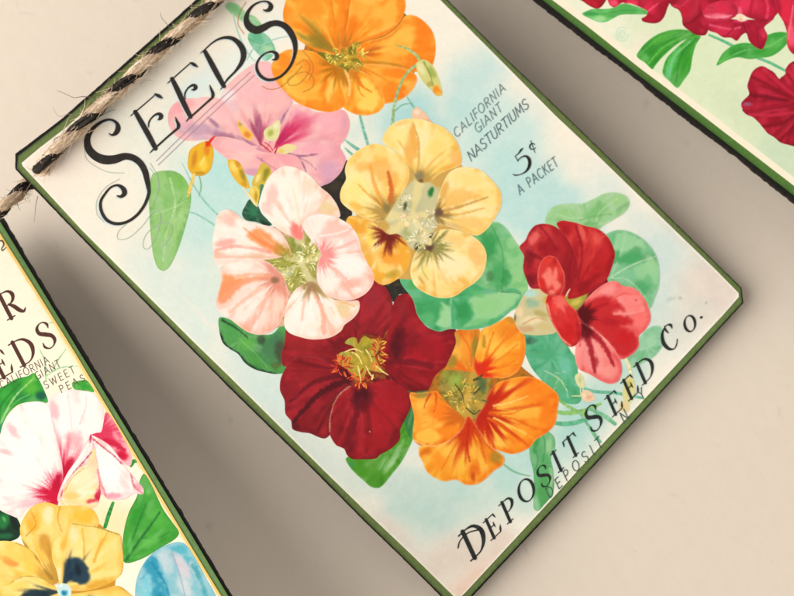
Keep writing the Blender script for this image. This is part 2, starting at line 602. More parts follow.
paper_ops = [
    # watercolour sky: pale blue green behind the flowers, warm cream at the edges
    ('b', 330, 320, 330, 190, 45, 'D3E3D9', .75), ('b', 520, 190, 130, 60, 55, 'C3E2DC', .95), ('b', 500, 120, 60, 50, 50, 'CBE5DE', .8),
    ('b', 470, 80, 40, 50, 50, 'C4E1DC', .75), ('b', 560, 215, 90, 45, 40, 'C0DFDA', .8), ('b', 410, 120, 60, 45, 0, 'B3D9D6', .95),
    ('b', 225, 190, 45, 55, 60, 'BFE3DD', 1), ('b', 205, 215, 55, 60, 60, 'C8E4DC', .9), ('b', 190, 300, 70, 50, 45, 'DDE9DF', .8), ('b', 220, 160, 30, 25, 0, 'BFE2DC', .9),
    ('b', 260, 380, 60, 40, 45, 'D5E6DE', .7), ('b', 300, 450, 60, 30, 42, 'D9E2D8', .7),
    ('b', 440, 505, 75, 40, -20, 'C0DAD0', .9), ('b', 520, 460, 60, 60, -50, 'BFDDD3', .95), ('b', 580, 420, 70, 40, -45, 'B4D8CF', .95), ('b', 400, 480, 50, 25, 0, 'CADDD3', .7),
    ('b', 640, 310, 70, 60, 45, 'CFDED5', .85), ('b', 660, 250, 50, 60, 45, 'CDE0DA', .8), ('b', 620, 375, 40, 30, -45, 'BCD9CD', .8), ('b', 610, 195, 50, 25, 45, 'D5E6DF', .6),
    ('b', 450, 560, 75, 28, -30, 'E6D6C6', .8), ('b', 390, 535, 40, 18, 40, 'E9DACB', .65), ('b', 470, 590, 60, 22, -40, 'F0CDB8', .8), ('b', 500, 545, 25, 14, -45, 'E8D5C6', .8),
    ('b', 715, 285, 45, 45, 45, 'E3D5C8', .9), ('b', 690, 320, 40, 25, -45, 'DDD8CD', .6), ('b', 690, 240, 70, 14, 45, 'E0DCD0', .6),
    ('b', 245, 60, 40, 25, -40, 'EAF1EA', .7), ('b', 195, 88, 30, 14, -40, 'D8ECEC', .6), ('b', 235, 98, 12, 10, 0, 'F6F2EC', .8),
    ('b', 280, 25, 50, 20, -40, 'EFF4EA', .6), ('b', 440, 30, 50, 30, 45, 'F7F2E2', .6), ('b', 110, 200, 60, 40, 45, 'FBEFDD', .6), ('b', 60, 160, 60, 40, -40, 'FCE9DA', .6),
    ('b', 680, 298, 2.5, 2, 0, 'B9B4AC', .8), ('b', 671, 299, 6, 3, -20, 'C6CCC4', .7), ('b', 706, 303, 2.5, 1.2, -45, 'A9A9A0', .8),
    ('b', 205, 320, 40, 3, 46, 'F3E9DC', .6), ('m', 16, 'E8EADF', .10), ('m', 7, 'F6EEE2', .10), ('e', 2.0, 'FFF7E6', .85),
    # wash of pink and pale haloes around the heading letters
    ('b', 110, 300, 20, 3, 40, 'F3EADD', .3),
]
slab(mid, 'printed_paper', [(21.5, 163.0), (40, 147.5), (66, 127.5), (111, 87.5), (166, 39.5), (203, 6), (322, -101), (334, -101), (440.5, 0), (495, 54.5), (555, 115),
                            (590.0, 148), (717, 271), (738.6, 293.0), (738.8, 297.0), (723, 315), (582, 466), (552, 499), (466, 592), (458, 600), (452, 594.5), (414.5, 557.5), (366, 511.5), (324.5, 471),
                            (230, 377), (193, 341), (82.5, 230.5), (23, 166)], 0.00055, 0.00036, CREAM, M_PRINT, paper_ops, sp=1.6)
mid.h = 0.00056

slab(lft, 'backing_board', [(4, 218), (50, 295.5), (84, 350), (110.5, 395), (199, 540), (226, 585), (316, 733), (312, 744), (-40, 952), (-349, 435), (-346, 426), (0, 219)], 0.0, -0.0011, BLACK, M_BLACK, rough=1.1, sp=2.5)
slab(lft, 'green_mat', [(0.5, 222), (42, 290), (79.5, 352), (106, 395), (194.5, 540), (221.5, 585), (309, 729), (305, 739), (-40, 943), (-340, 437), (-337, 428), (-2.5, 223.5)], 0.00035, 0.00001, '73905E', M_MAT,
     [('m', 9, '6B8A4F', .4), ('e', 1.6, '556F40', .5)], sp=2.5)
lft.h = 0.00036
slab(lft, 'printed_paper', [(-2, 230), (36, 290), (77, 356), (100, 395), (187, 540), (215, 586), (302, 726), (299, 733), (-40, 934), (-331, 439), (-329, 431), (-5, 230)], 0.00055, 0.00036, 'FCF3DC', M_PRINT,
     [('b', 60, 380, 60, 30, 58, 'F9F0D6', .5), ('b', 120, 530, 30, 25, 0, 'F6E4B8', .8), ('b', 110, 520, 40, 30, 58, 'F7E3B4', .7), ('e', 4.5, 'F4D695', .6), ('E', 2.5, 'EFC878'), ('b', 100, 400, 200, 4, 58.5, 'F6DFA0', .3)], sp=1.4)
lft.h = 0.00056

slab(rgt, 'backing_board', [(536.4, 0), (590, 41.5), (640, 79.3), (658, 95), (734, 153), (780, 190), (900, 285), (912, 283), (1160, -40), (688, -412), (676, -410), (440, -86), (441, -75)], 0.0, -0.0011, BLACK, M_BLACK, rough=1.1, sp=2.5)
slab(rgt, 'green_mat', [(544.2, 0), (590, 36), (640, 75), (664, 93.5), (734, 147.8), (787, 189), (904, 280), (911, 277), (1152, -40), (686, -406), (678, -404), (446.5, -84), (447.5, -76)], 0.00035, 0.00001, '577840', M_MAT,
     [('m', 9, '4F7430', .45), ('e', 1.4, '3F5D2A', .5), ('b', 770, 170, 30, 8, 38, '5A7A3E', .6)], sp=2.5)
rgt.h = 0.00036
slab(rgt, 'printed_paper', [(553.4, 0), (590, 27.5), (640, 67.4), (677, 95), (742, 145), (794, 185), (905, 271), (910, 270), (1143, -40), (684, -399), (679, -397), (454, -85), (455, -77)], 0.00055, 0.00036, 'DFE6C6', M_PRINT,
     [('b', 600, 20, 60, 30, 38, 'F1EFD8', .8), ('b', 700, 60, 80, 50, 38, 'DDE5C2', .8), ('b', 640, 50, 14, 24, 30, 'EFE9D2', .9), ('b', 790, 150, 60, 50, 38, 'CBDABD', .9), ('b', 740, 110, 50, 20, 38, 'D6DFBF', .8),
      ('b', 620, 35, 8, 8, 0, 'D3E4CE', .5), ('E', 5.9, 'FBEBD4')], sp=1.4)
rgt.h = 0.00056

# ------------------------------------------------------------------ middle card: the printed bunch
def flower(card, name, label, base, pts, ops, bp=None):
    o = shape(card, name, pts, base, ops, bp)
    if label:
        o['label'] = label
    return o


BRUSH = {'pink': ('FAD2CA', 'E3A2A8', .55, 5), 'orange': ('FBC860', 'E9802A', .66, 6), 'red': ('AE3038', '66161F', .66, 7), 'flame': ('FCCB62', 'E06A1E', .6, 8), 'yellow': ('FDEFBC', 'EAAA4C', .66, 6),
         'cream': ('FFFAF0', 'F3A88E', .6, 7), 'scarlet': ('D04844', '86161F', .5, 7), 'salmon': ('F9AFA6', 'CF4448', .5, 6)}


def petal(par, pts, base, ops, bp, brush=None):
    b = BRUSH[brush or par['brush']]
    ops = [op[:3] + (op[3] * .5,) if op[0] == 'e' else op for op in ops]
    return shape(mid, 'petal', pts, base, [('x',) + b, ('vol', b[0], b[1], .6)] + list(ops), bp, parent=par)


def filaments(card, par, cx, cy, rx, ry, n, cols, L=(4, 8), w=1.1, seed=1, out=1.0):
    """a tuft of fine stamens: short curved hairs"""
    rng = np.random.default_rng(seed)
    for ci, c in enumerate(cols):
        st = []
        for k in range(n // len(cols)):
            a = rng.uniform(0, 2 * math.pi); r = math.sqrt(rng.uniform(0.02, 1))
            x, y = cx + rx * r * math.cos(a), cy + ry * r * math.sin(a)
            d = a * out + rng.normal(0, .6)
            l = rng.uniform(*L); bend = rng.normal(0, .5)
            p = [(x, y, w * .5)]
            for j in range(3):
                l_ = l * .8
                x += l_ / 3 * math.cos(d); y += l_ / 3 * math.sin(d); d += bend * .5
                p.append((x, y, w * (1.0 if j < 2 else .8)))
            st.append(p)
        ribbons(card, 'stamens', st, c, parent=par, mottled=.3)


# pale leaves at the back
shape(mid, 'leaf', [(225, 6), (229, 2), (238, 4), (246, 12), (256, 17), (262, 26), (252, 28), (240, 20), (230, 13)], 'A9D3A0',
      [('b', 235, 9, 9, 5, 35, '8CC48C', .9), ('b', 252, 22, 8, 4, 40, 'A5CFA8', .7), ('e', 1.5, 'D5EACB', .5)])
ribbons(mid, 'stem', [[(233, 13, 1.2), (236, 26, 1.6), (242, 42, 1.8), (250, 56, 1.4), (256, 62, .8)]], 'B9DCC9')
shape(mid, 'leaf', [(249, 33), (258, 31), (267, 35), (273, 43), (275.5, 51), (271, 58), (265, 61), (259, 55), (252, 47), (248, 39)], '8CC7A4',
      [('b', 257, 38, 9, 5, 40, '6DB892', .9), ('b', 268, 50, 7, 6, 60, 'B9DDB0', .8), ('b', 263, 58, 5, 5, 0, 'B6E0D6', .8)])
ribbons(mid, 'stem', [[(247, 60, .8), (251, 52, 1.3), (256, 45, 1)], [(262, 45, .8), (275, 39, 1), (289, 36, .7)], [(150, 168, .8), (178, 208, 1.2), (196, 214, 1.8), (216, 226, 2)],
                      [(182, 163, .7), (194, 186, 1.5), (206, 203, 1.9), (219, 216, 1.6)]], 'A0CDBB', mottled=.1)
lf = shape(mid, 'leaf', [(152, 175), (158, 171.5), (166, 170.5), (174, 171), (182, 175.5), (188, 184), (191, 195), (190, 208), (186, 224), (182, 238), (177, 252), (170, 266), (164, 271), (158, 268), (153.5, 256), (151, 238), (149.5, 215), (149, 192)], '9CC77E',
           [('b', 178, 182, 12, 10, 40, '82BA5E', .9), ('b', 170, 195, 9, 24, 10, '93C27C', .8), ('b', 158, 215, 7, 30, 0, 'A6CC90', .8), ('b', 178, 222, 7, 24, 20, 'B4D795', .7),
            ('b', 165, 250, 9, 15, 10, 'A5CB93', .7), ('s', [(170, 178), (175, 205), (166, 235), (163, 262)], 1.4, .6, 'D9EAC0', .6), ('s', [(175, 207), (187, 200)], 1, .6, 'CFE4B8', .5),
            ('s', [(175, 207), (153, 215)], 1, .6, 'CFE4B8', .5), ('m', 5, '8ABB6C', .35), ('e', 1.5, '87B176', .4)], (176, 207))

# faint pink and mauve wash behind the heading
pink = flower(mid, 'nasturtium', 'faded pink nasturtium below the heading', 'D59AA8', [(205, 118), (228, 112), (245, 92), (272, 85), (285, 110), (312, 122), (336, 124), (338, 160), (316, 178), (294, 166), (255, 165), (226, 148), (200, 132)],
             [('p', [(253, 138), (258, 132), (264, 137), (268, 141), (274, 138), (284, 141), (290, 147), (284, 153), (274, 154), (264, 151), (257, 146)], 2.0, 'E7A0A4', 1), ('b', 270, 148, 9, 5, 20, 'E98989', .9), ('b', 262, 141, 5, 4, 0, 'D98A6A', .7)])
pink['brush'] = 'pink'
petal(pink, [(262, 148), (250, 137), (238, 124), (226, 109), (221, 98), (225, 88), (233, 79), (244, 70), (253, 64), (262, 61), (271, 63), (276, 72), (280, 84), (290, 96), (293, 103), (286, 111), (278, 121), (272, 134), (267, 146)], 'F6BCB8',
      [('b', 262, 72, 22, 14, -30, 'F8C3C3', .8), ('b', 228, 95, 10, 10, 40, 'F5EAE6', .9), ('b', 232, 106, 10, 8, 40, 'EBC6CB', .7), ('b', 282, 104, 12, 8, -40, 'F9C4BF', .7), ('b', 255, 95, 24, 16, 0, 'F4B5BC', .5),
       ('r', 20, 58, 'B85F78', 1, 5, -96, 30), ('r', 14, 50, 'A04868', .8, 9, -105, 20), ('b', 259, 126, 3, 13, 5, 'B0738C', .8), ('e', 1.2, 'F3CFCB', .5)], (261, 146))
petal(pink, [(258, 147), (243, 130), (230, 111), (222, 100), (212, 97), (204, 97), (196, 98), (186, 98.5), (178, 101), (171, 107), (168, 115), (169, 126), (174, 134), (181, 139), (191, 141), (206, 140), (222, 142), (238, 146), (250, 149)], 'F3BCB9',
      [('b', 183, 106, 15, 8, -20, 'F4A9AF', .85), ('b', 222, 112, 14, 14, 40, 'F6C2C3', .7), ('b', 200, 130, 26, 9, 6, 'C9A3B4', .9), ('b', 228, 138, 22, 6, 16, 'A9788F', .9), ('b', 213, 122, 9, 2.5, 40, 'A37590', .8),
       ('b', 204, 138, 20, 3, 0, 'D8B3BE', .8), ('b', 184, 120, 12, 8, 20, 'EFB5BE', .6), ('r', 12, 44, 'A26A86', .7, 7, 200, 16)], (258, 146))
petal(pink, [(269, 150), (272, 139), (279, 121), (286, 111), (295, 104), (304, 106), (314, 111), (326, 112), (338, 109), (346, 112), (350, 124), (347, 136), (341, 144), (330, 145), (314, 143), (296, 146), (280, 150)], 'F3B0B2',
      [('b', 330, 122, 20, 15, 0, 'F5B3BB', .8), ('b', 300, 116, 16, 8, 20, 'F0A2B2', .7), ('r', 18, 58, 'D0406A', 1, 5, -42, 30), ('r', 12, 46, 'B02C5C', .8, 9, -50, 20), ('b', 286, 110, 3, 9, 35, '9D6484', .9), ('b', 283, 118, 2, 8, 25, 'A3728E', .8),
       ('b', 344, 125, 5, 14, 10, 'E3A6B4', .7), ('e', 1.2, 'F7C9C9', .5)], (273, 149))
petal(pink, [(271, 152), (282, 148), (292, 144), (306, 141.5), (324, 140), (336, 143), (343, 152), (346.5, 161), (343, 170), (339, 178), (331, 184), (324, 189), (312, 186), (300, 176), (294, 165), (284, 158)], 'EEABB2',
      [('b', 330, 170, 14, 14, 0, 'D9A9BB', .9), ('b', 315, 150, 22, 8, 0, 'F3AEB9', .8), ('s', [(284, 154), (300, 156), (317, 154)], 2.5, 1, '9C6E84', .85), ('s', [(288, 154), (302, 163), (306, 172)], 2.4, 1, '96687F', .85), ('s', [(290, 154), (308, 162), (316, 170)], 1.6, .5, 'A87C92', .7),
       ('b', 327, 184, 10, 5, -20, 'C79DB1', .7), ('e', 1.2, 'F2C0C6', .5)], (272, 152))
petal(pink, [(272, 153), (260, 151), (245, 142), (232, 138), (220, 136.5), (212, 138.5), (211, 143), (216, 150), (226, 158), (238, 167), (246, 174), (258, 176), (280, 174), (302, 170), (302, 164), (297, 156.5), (288, 154)], 'F6B3B3',
      [('b', 240, 146, 22, 6, 14, 'F9BEC1', .8), ('b', 252, 172, 18, 6, 0, 'D9A3B4', .9), ('b', 285, 160, 14, 5, 14, 'F5AAB2', .8), ('b', 262, 160, 3, 1.5, 40, 'A37A90', .8), ('s', [(257, 157), (266, 163), (277, 170)], 1.2, .8, 'C58AA0', .7), ('e', 1.2, 'FACBCB', .5)], (272, 153))
shape(mid, 'stamens', [(238, 120), (243, 125), (249, 130), (253, 135), (251, 140), (246, 139), (241, 133), (238, 126)], 'F3C96E', [('b', 247, 134, 5, 4, 40, 'E08B3C', .9), ('b', 240, 124, 3, 3, 0, '8C8C4A', .5)], parent=pink, sp=1)
shape(mid, 'stamens', [(279, 120), (280, 130), (277, 139), (271, 141), (265, 138), (264, 131), (270, 126)], 'E4E0A6', [('b', 271, 133, 4, 5, 20, 'A9AE52', .8), ('b', 276, 126, 3, 4, 20, 'F4EBD0', .8)], parent=pink, sp=1)
shape(mid, 'stamens', [(277, 151), (284, 145), (290, 144), (297, 147), (291, 152), (283, 154)], 'EEDDA6', [('b', 281, 151, 4, 3, 0, 'E5C660', .8)], parent=pink, sp=1)
ribbons(mid, 'stamens', [[(260, 143, 1.4), (266, 148, 1.6), (271, 152, 1)], [(275, 153, 1.8), (277, 147, 1.2), (276, 142, .8)], [(264, 142, .8), (270, 146, 1), (273, 151, .8)]], 'C2484E', parent=pink)

# orange flower at the top
org = flower(mid, 'nasturtium', 'orange nasturtium cut by the top of the frame', 'C87A2A', [(304, 49), (306, 20), (345, -6), (395, 6), (424, 40), (418, 62), (406, 88), (376, 106), (345, 102), (306, 90), (286, 66)],
             [('p', [(318, 50), (322, 45), (330, 42), (342, 42), (354, 42), (366, 43), (373, 50), (372, 58), (366, 65), (356, 70), (345, 70), (332, 67), (322, 60)], 2.0, '8E8436', 1), ('m', 3, '6E6B24', .6), ('s', [(340, 52), (347, 57)], 3, 2, 'D0A040', 0.8), ('s', [(346, 50), (347, 57)], 3, 2, 'D0A040', 0.8), ('s', [(358, 56), (347, 57)], 3, 2, 'D0A040', 0.8), ('s', [(353, 64), (347, 57)], 3, 2, 'D0A040', 0.8), ('s', [(338, 64), (347, 57)], 3, 2, 'D0A040', 0.8)])
org['brush'] = 'orange'
petal(org, [(338, 54), (322, 52), (308, 46), (296, 38), (287, 28), (283, 17), (284, 7), (289, -6), (310, -18), (335, -18), (349, -8), (352, 5), (348, 24), (343, 42)], 'F49632',
      [('b', 312, 8, 22, 16, 0, 'F79A34', .8), ('b', 290, 20, 6, 12, 0, 'F7A647', .8), ('r', 22, 62, '8D7A2E', .75, 6, 215, 24), ('r', 10, 40, 'B5792B', .6, 7, 262, 20), ('b', 316, 42, 14, 6, 30, '8F8136', .75), ('b', 303, 37, 9, 3, 35, '9B8E45', .8),
       ('s', [(347, 12), (346, 30), (340, 44)], 4, 2, 'DB7A22', .7), ('s', [(330, -4), (334, 20), (335, 40)], 2, 1, 'E58526', .6), ('e', 1.2, 'FBC97F', .4)], (338, 54))
petal(org, [(344, 50), (341, 44), (347, 26), (350, 6), (354, -8), (372, -18), (394, -16), (403, -6), (405.5, 8), (398, 24), (386, 34), (368, 40), (354, 44)], 'F59632',
      [('p', [(373, 18), (388, 4), (397, 2), (400, 12), (390, 25), (376, 26)], 3, 'FCBE58', .85), ('p', [(352, -6), (372, -8), (384, -2), (366, 2)], 3, 'FBC766', .85), ('b', 366, -2, 14, 6, 20, 'F9BE5C', .9), ('b', 392, 10, 9, 18, 18, 'FBB851', .9), ('b', 375, 24, 12, 7, -20, 'F6A03C', .8), ('b', 400, 4, 5, 12, 5, 'F08A28', .7), ('b', 352, 26, 6, 14, 15, 'EE8526', .8), ('b', 382, 30, 16, 3, -25, 'FBC065', .7), ('r', 8, 24, 'B8742A', .7, 6), ('e', 1.2, 'FBCF8A', .4)], (346, 48))
petal(org, [(358, 57), (356, 48), (364, 42), (385, 36), (398, 26), (406, 15.5), (416, 16), (427, 24), (434, 35), (435.5, 52), (432, 66), (424, 72), (412, 71), (396, 67), (380, 66), (364, 65)], 'F5922F',
      [('p', [(390, 40), (404, 30), (416, 27), (413, 42), (404, 54), (392, 54)], 3, 'FCC45E', .85), ('b', 404, 34, 14, 9, -20, 'FAC05A', .9), ('b', 400, 48, 12, 12, -10, 'F9B54E', .9), ('b', 424, 40, 11, 22, -15, 'F3882A', .85), ('b', 388, 60, 26, 4, 5, 'F9B24C', .7), ('r', 12, 36, 'C2682A', .8, 7, -8, 30), ('s', [(362, 62), (385, 63), (412, 68)], 2.5, 1, 'B6872E', .7), ('s', [(372, 42), (390, 36), (401, 26)], 2.5, 1, 'E1832B', .7), ('e', 1.3, 'FBCE88', .55)], (360, 54))
petal(org, [(352, 64), (358, 65), (374, 64), (394, 66.5), (411, 71), (417, 77), (416, 84), (410, 93), (400, 100), (390, 103), (380, 103), (376, 92), (366, 78)], 'F39530',
      [('b', 396, 74, 22, 6, 8, 'F28D2B', .8), ('b', 410, 88, 6, 10, 20, 'FAC06A', .6), ('b', 388, 88, 10, 12, 0, 'F19030', .8), ('s', [(356, 66), (370, 78), (378, 92)], 3, 1, 'C06F2A', .6), ('s', [(358, 65), (380, 76), (392, 84)], 1.6, .6, 'DB7E2A', .6), ('e', 1.6, 'FCE2AC', .75)], (353, 64))
petal(org, [(351, 68), (347, 80), (343, 95), (342.5, 106), (352, 113), (365, 115.5), (378, 112), (384.5, 104), (383, 94), (376, 82), (364, 72)], 'F5A83C',
      [('p', [(357, 84), (364, 79), (374, 90), (380, 103), (370, 111), (358, 106), (362, 97)], 2.5, 'FDD874', .9), ('b', 366, 92, 13, 16, -25, 'FCD268', .95), ('b', 350, 96, 5, 16, 10, 'F3922F', .8), ('s', [(356, 74), (362, 86), (372, 92)], 3, 1, 'E27B22', .85), ('s', [(358, 78), (359, 90), (364, 97)], 2.4, .8, 'E88528', .8), ('b', 381, 103, 5, 6, 0, 'F7B248', .7), ('r', 8, 24, 'C87F2A', .8, 7), ('e', 1.4, 'FDE3A6', .7)], (352, 68))
petal(org, [(337, 66), (326, 60), (314, 52), (300, 49.5), (288, 49.5), (279, 54), (273, 61), (271.5, 70), (276, 81), (286, 93), (297, 102.5), (314, 109.5), (331, 112), (343, 107), (350, 96), (351.5, 82), (347, 71)], 'F59A33',
      [('p', [(283, 80), (296, 83), (310, 94), (304, 101), (290, 95)], 3, 'FCCB62', .85), ('p', [(328, 78), (333, 76), (336, 90), (332, 104), (326, 100)], 2.2, 'FBC660', .8), ('p', [(306, 92), (318, 98), (324, 106), (312, 105)], 2.5, 'FBC258', .7), ('b', 292, 82, 12, 10, 40, 'FBC95C', .95), ('b', 306, 92, 18, 8, 25, 'F9B64C', .9), ('b', 330, 92, 4, 14, 12, 'FBD06F', .9), ('b', 325, 82, 3, 10, 10, 'F07F25', .6), ('b', 286, 62, 12, 10, 0, 'F28F2E', .8), ('b', 312, 68, 14, 10, 25, 'F08929', .7),
       ('b', 343, 84, 3, 20, -12, 'FBC866', .9), ('b', 336, 98, 8, 10, 0, 'F39230', .7), ('b', 320, 104, 22, 5, 10, 'F18E2D', .7), ('r', 10, 34, 'B4761F', .85, 8), ('s', [(345, 70), (349.5, 82), (349, 96)], 1.6, 1.2, 'FCE09B', .8), ('e', 1.2, 'FCD48C', .6)], (338, 66))
filaments(mid, org, 333, 56, 6, 6, 30, ['EFD873', 'D8B84A', 'A8983C'], (3, 5), 1.2, 3)
filaments(mid, org, 355, 56, 9, 10, 54, ['EBD069', 'C9A83C', 'A8963A'], (4, 8), 1.2, 4)

# stems and the bud by the orange flower
ribbons(mid, 'stem', [[(360, 116, 2.4), (363, 128, 2.8), (369, 148, 3)], [(345, 140, 1.6), (356, 148, 3.4), (366, 154, 2)], [(345, 148, 1.4), (353, 155, 2.6), (360, 157, 1)], [(407, 97, 1.2), (416, 110, 2.4), (426, 118, 2.6), (433, 124, 1.4)],
                      [(394, 112, 1), (402, 105, 1.4), (412, 103, .8)]], '86BCA8', mottled=.2)
ribbons(mid, 'stem', [[(418, 63, 2.6), (407, 73, 2.4), (399, 88, 2.6), (394, 108, 2.8), (392, 127, 2.6)]], '9DB983', mottled=.25)
ribbons(mid, 'stem', [[(396, 45, .8), (406, 48, 2.2), (415, 54, 2.8), (420, 60, 3)]], 'A4B878', mottled=.25)
ob = shape(mid, 'flower_bud', [(416, 64), (420, 60), (426, 60), (433, 66), (438, 76), (442, 90), (442, 95), (437, 96), (432, 91), (424, 83), (418, 73)], 'D9D48C',
           [('b', 421, 68, 4, 8, -25, 'F1E9B4', .9), ('b', 432, 72, 4, 10, -25, 'A0AE5C', .8), ('s', [(424, 62), (430, 74), (433, 86)], 1.4, .8, '88984C', .8), ('b', 437, 90, 5, 7, -30, 'F09432', .95), ('b', 438, 93, 3, 2, 0, 'F8C05C', .7), ('b', 430, 84, 4, 4, 0, '9A9848', .6)], sp=.9)
ob['label'] = 'green bud with an orange tip'
shape(mid, 'flower_bud', [(412, 112), (416, 107), (422, 110), (429, 118), (433, 126), (424, 127), (414, 122)], 'F3C9A8', [('b', 417, 112, 4, 4, 0, 'FBE4CC', .9), ('b', 428, 122, 4, 5, 0, 'E5A985', .7)], sp=.9)

# dark gap leaves between the petals
shape(mid, 'leaf', [(320, 188), (331, 182), (341, 172), (347, 160), (351, 175), (349, 195), (352, 215), (346, 222), (336, 214), (328, 198)], '352E29', [('b', 335, 186, 8, 8, 0, '4A3F36', .7), ('m', 4, '4B5240', .5)])
shape(mid, 'leaf', [(242, 214), (245, 206), (250, 199), (256, 202), (262, 214), (272, 224), (268, 226), (256, 222), (246, 220)], '2F5B42', [('b', 253, 210, 5, 8, 0, '3F8460', .8), ('b', 266, 224, 8, 3, 30, '1E2E26', .8)])

# buds on the left
b1 = shape(mid, 'flower_bud', [(209, 141), (213, 148), (213, 159), (210, 170), (203, 175.5), (194, 175), (188.5, 169), (188, 160), (190, 150), (197, 144.5), (204, 141.5)], 'E9B83C',
           [('b', 203, 165, 6, 8, 20, 'F7D45A', .95), ('b', 194, 160, 3.5, 11, 12, 'D08A34', .85), ('b', 207, 150, 4, 8, 15, 'DE8430', .8), ('b', 208, 144, 4, 4, 0, 'D6402C', .95), ('b', 200, 173, 7, 2.5, 0, 'B98E34', .7), ('h', 203, 160, 1.4, 7, 25, 'F9E28A', .8), ('e', 1, 'C89440', .5)], sp=.9)
b1['label'] = 'yellow bud with a red tip'
ribbons(mid, 'stem', [[(207, 146, 1.2), (211, 140, 2.8), (215, 136, 1)]], 'D8412C')
ribbons(mid, 'stem', [[(194, 174, 2.6), (191, 185, 3.2), (188, 196, 2.4)]], 'E4C468', mottled=.2)
ribbons(mid, 'stem', [[(199, 175, 1), (201, 186, 1.4), (199, 196, .8)]], '8FBF9A')
shape(mid, 'flower_bud', [(228, 160), (234, 159.5), (240, 163), (244, 172), (248, 181), (249, 188), (243, 187), (236, 181), (230, 171)], 'E9BC4A',
      [('b', 234, 168, 4, 8, -25, 'F8DC7C', .95), ('b', 243, 176, 3, 10, -22, 'A98F34', .9), ('b', 238, 164, 3, 5, -20, 'C68C34', .7), ('b', 244, 184, 4, 3, 40, 'C29A34', .7)], sp=.9)
shape(mid, 'flower_bud', [(262, 163), (268, 165), (271, 172), (266, 183), (260, 192), (254, 189), (252, 182), (257, 172)], 'D7BB55',
      [('b', 258, 178, 2.6, 8, 25, 'F8E49C', .95), ('b', 266, 174, 3.5, 9, 22, '8F8C34', .9), ('b', 261, 188, 4, 4, 0, '8CA04C', .6)], sp=.9)
shape(mid, 'flower_bud', [(250, 188), (255, 186), (259, 190), (259, 199), (256, 206), (250, 198)], 'EDD06A', [('b', 256, 196, 2, 7, 0, 'B9922E', .8), ('b', 252, 191, 2.5, 4, -20, 'F7E294', .8)], sp=.9)
ribbons(mid, 'stem', [[(243, 187, 1.4), (250, 197, 2.6), (257, 206, 1.6)]], 'F0E3B8')
ribbons(mid, 'stem', [[(262, 186, 4), (262, 194, 5), (259, 203, 2)]], '5C8A62')

# leaves at right and below
shape(mid, 'leaf', [(516, 322), (528, 316), (545, 320), (562, 334), (570, 350), (577, 360), (578, 374), (582, 386), (580, 402), (570, 404), (556, 398), (545, 384), (533, 370), (526, 356)], '5FAF85',
      [('b', 545, 352, 16, 10, 20, '57A87A', .8), ('b', 565, 366, 8, 16, -20, '7CC3A6', .9), ('b', 557, 384, 12, 9, 40, '6AB37E', .8), ('b', 531, 341, 8, 5, 0, '38584A', .9), ('b', 534, 352, 6, 4, 30, '4A9468', .7), ('s', [(545, 371), (558, 378), (566, 388), (568, 398)], .9, .7, 'D7E6C0', .85), ('s', [(552, 374), (565, 372)], .7, .5, 'C4DDB4', .6), ('s', [(558, 380), (553, 392)], .7, .5, 'C4DDB4', .6), ('m', 6, '79BE94', .4)])
l3 = shape(mid, 'leaf', [(646, 330), (654, 326), (661, 327), (664, 337), (662, 347), (654, 357), (643, 363), (632, 368), (626, 358), (634, 345)], '94C6A0',
           [('b', 650, 342, 8, 12, 20, 'A8D2AE', .9), ('b', 640, 356, 9, 6, -30, '7FBA8C', .8), ('e', 1.5, 'B8DABA', .5), ('s', [(640, 350), (652, 345), (660, 336)], .8, .5, 'CBE2C6', .6)])
ribbons(mid, 'stem', [[(550, 411, 2.5), (566, 413, 4.5), (583, 411, 4), (600, 404, 3)], [(556, 398, 2.4), (574, 410, 3.4), (592, 418, 3)]], '8FBC74', mottled=.2)
ribbons(mid, 'stem', [[(575, 384, 2), (592, 391, 3), (615, 393, 3.2), (642, 398, 2.6)]], '77B69C', mottled=.15)
ribbons(mid, 'stem', [[(548, 422, 2.5), (566, 424, 4.6), (585, 420, 4), (598, 414, 2)]], '68B08A', mottled=.2)
ribbons(mid, 'stem', [[(588, 408, 2.4), (604, 416, 4.4), (615, 424, 3.6)], [(580, 414, 1.4), (590, 428, 3), (596, 437, 3.5), (600, 442, 3)]], '7DB68E', mottled=.2)
ribbons(mid, 'stem', [[(625, 357, 2), (629, 366, 3.2), (631, 376, 3)]], 'E6DFAE', mottled=.15)
shape(mid, 'flower_bud', [(627, 376), (632, 377), (635, 386), (634, 396), (629, 404), (623, 398), (623, 388)], 'DDD79C', [('b', 629, 385, 4, 6, 0, 'C9BE6C', .8), ('b', 631, 394, 3, 4, 0, 'EBE4B8', .7)], sp=.9)
shape(mid, 'flower_bud', [(621, 402), (628, 402), (629, 411), (623, 412), (619, 408)], 'E6D2A0', (), sp=.9)
shape(mid, 'flower_bud', [(575, 376), (580, 373), (584, 380), (584, 388), (579, 387), (576, 382)], 'E0DDAC', [('b', 580, 380, 2, 4, 0, 'B9C58C', .7)], sp=.9)
shape(mid, 'flower_bud', [(581, 394), (586, 390), (592, 393), (595, 399), (589, 402), (583, 400)], 'EFCFAE', [('b', 589, 397, 4, 3, 0, 'E0A98C', .7), ('b', 584, 396, 2.5, 3, 0, 'F6E7C8', .8)], sp=.9)
ribbons(mid, 'stem', [[(572, 396, 1), (582, 396, 1.6)], [(580, 386, 1), (581, 395, 1.4)]], 'CFD9A4')
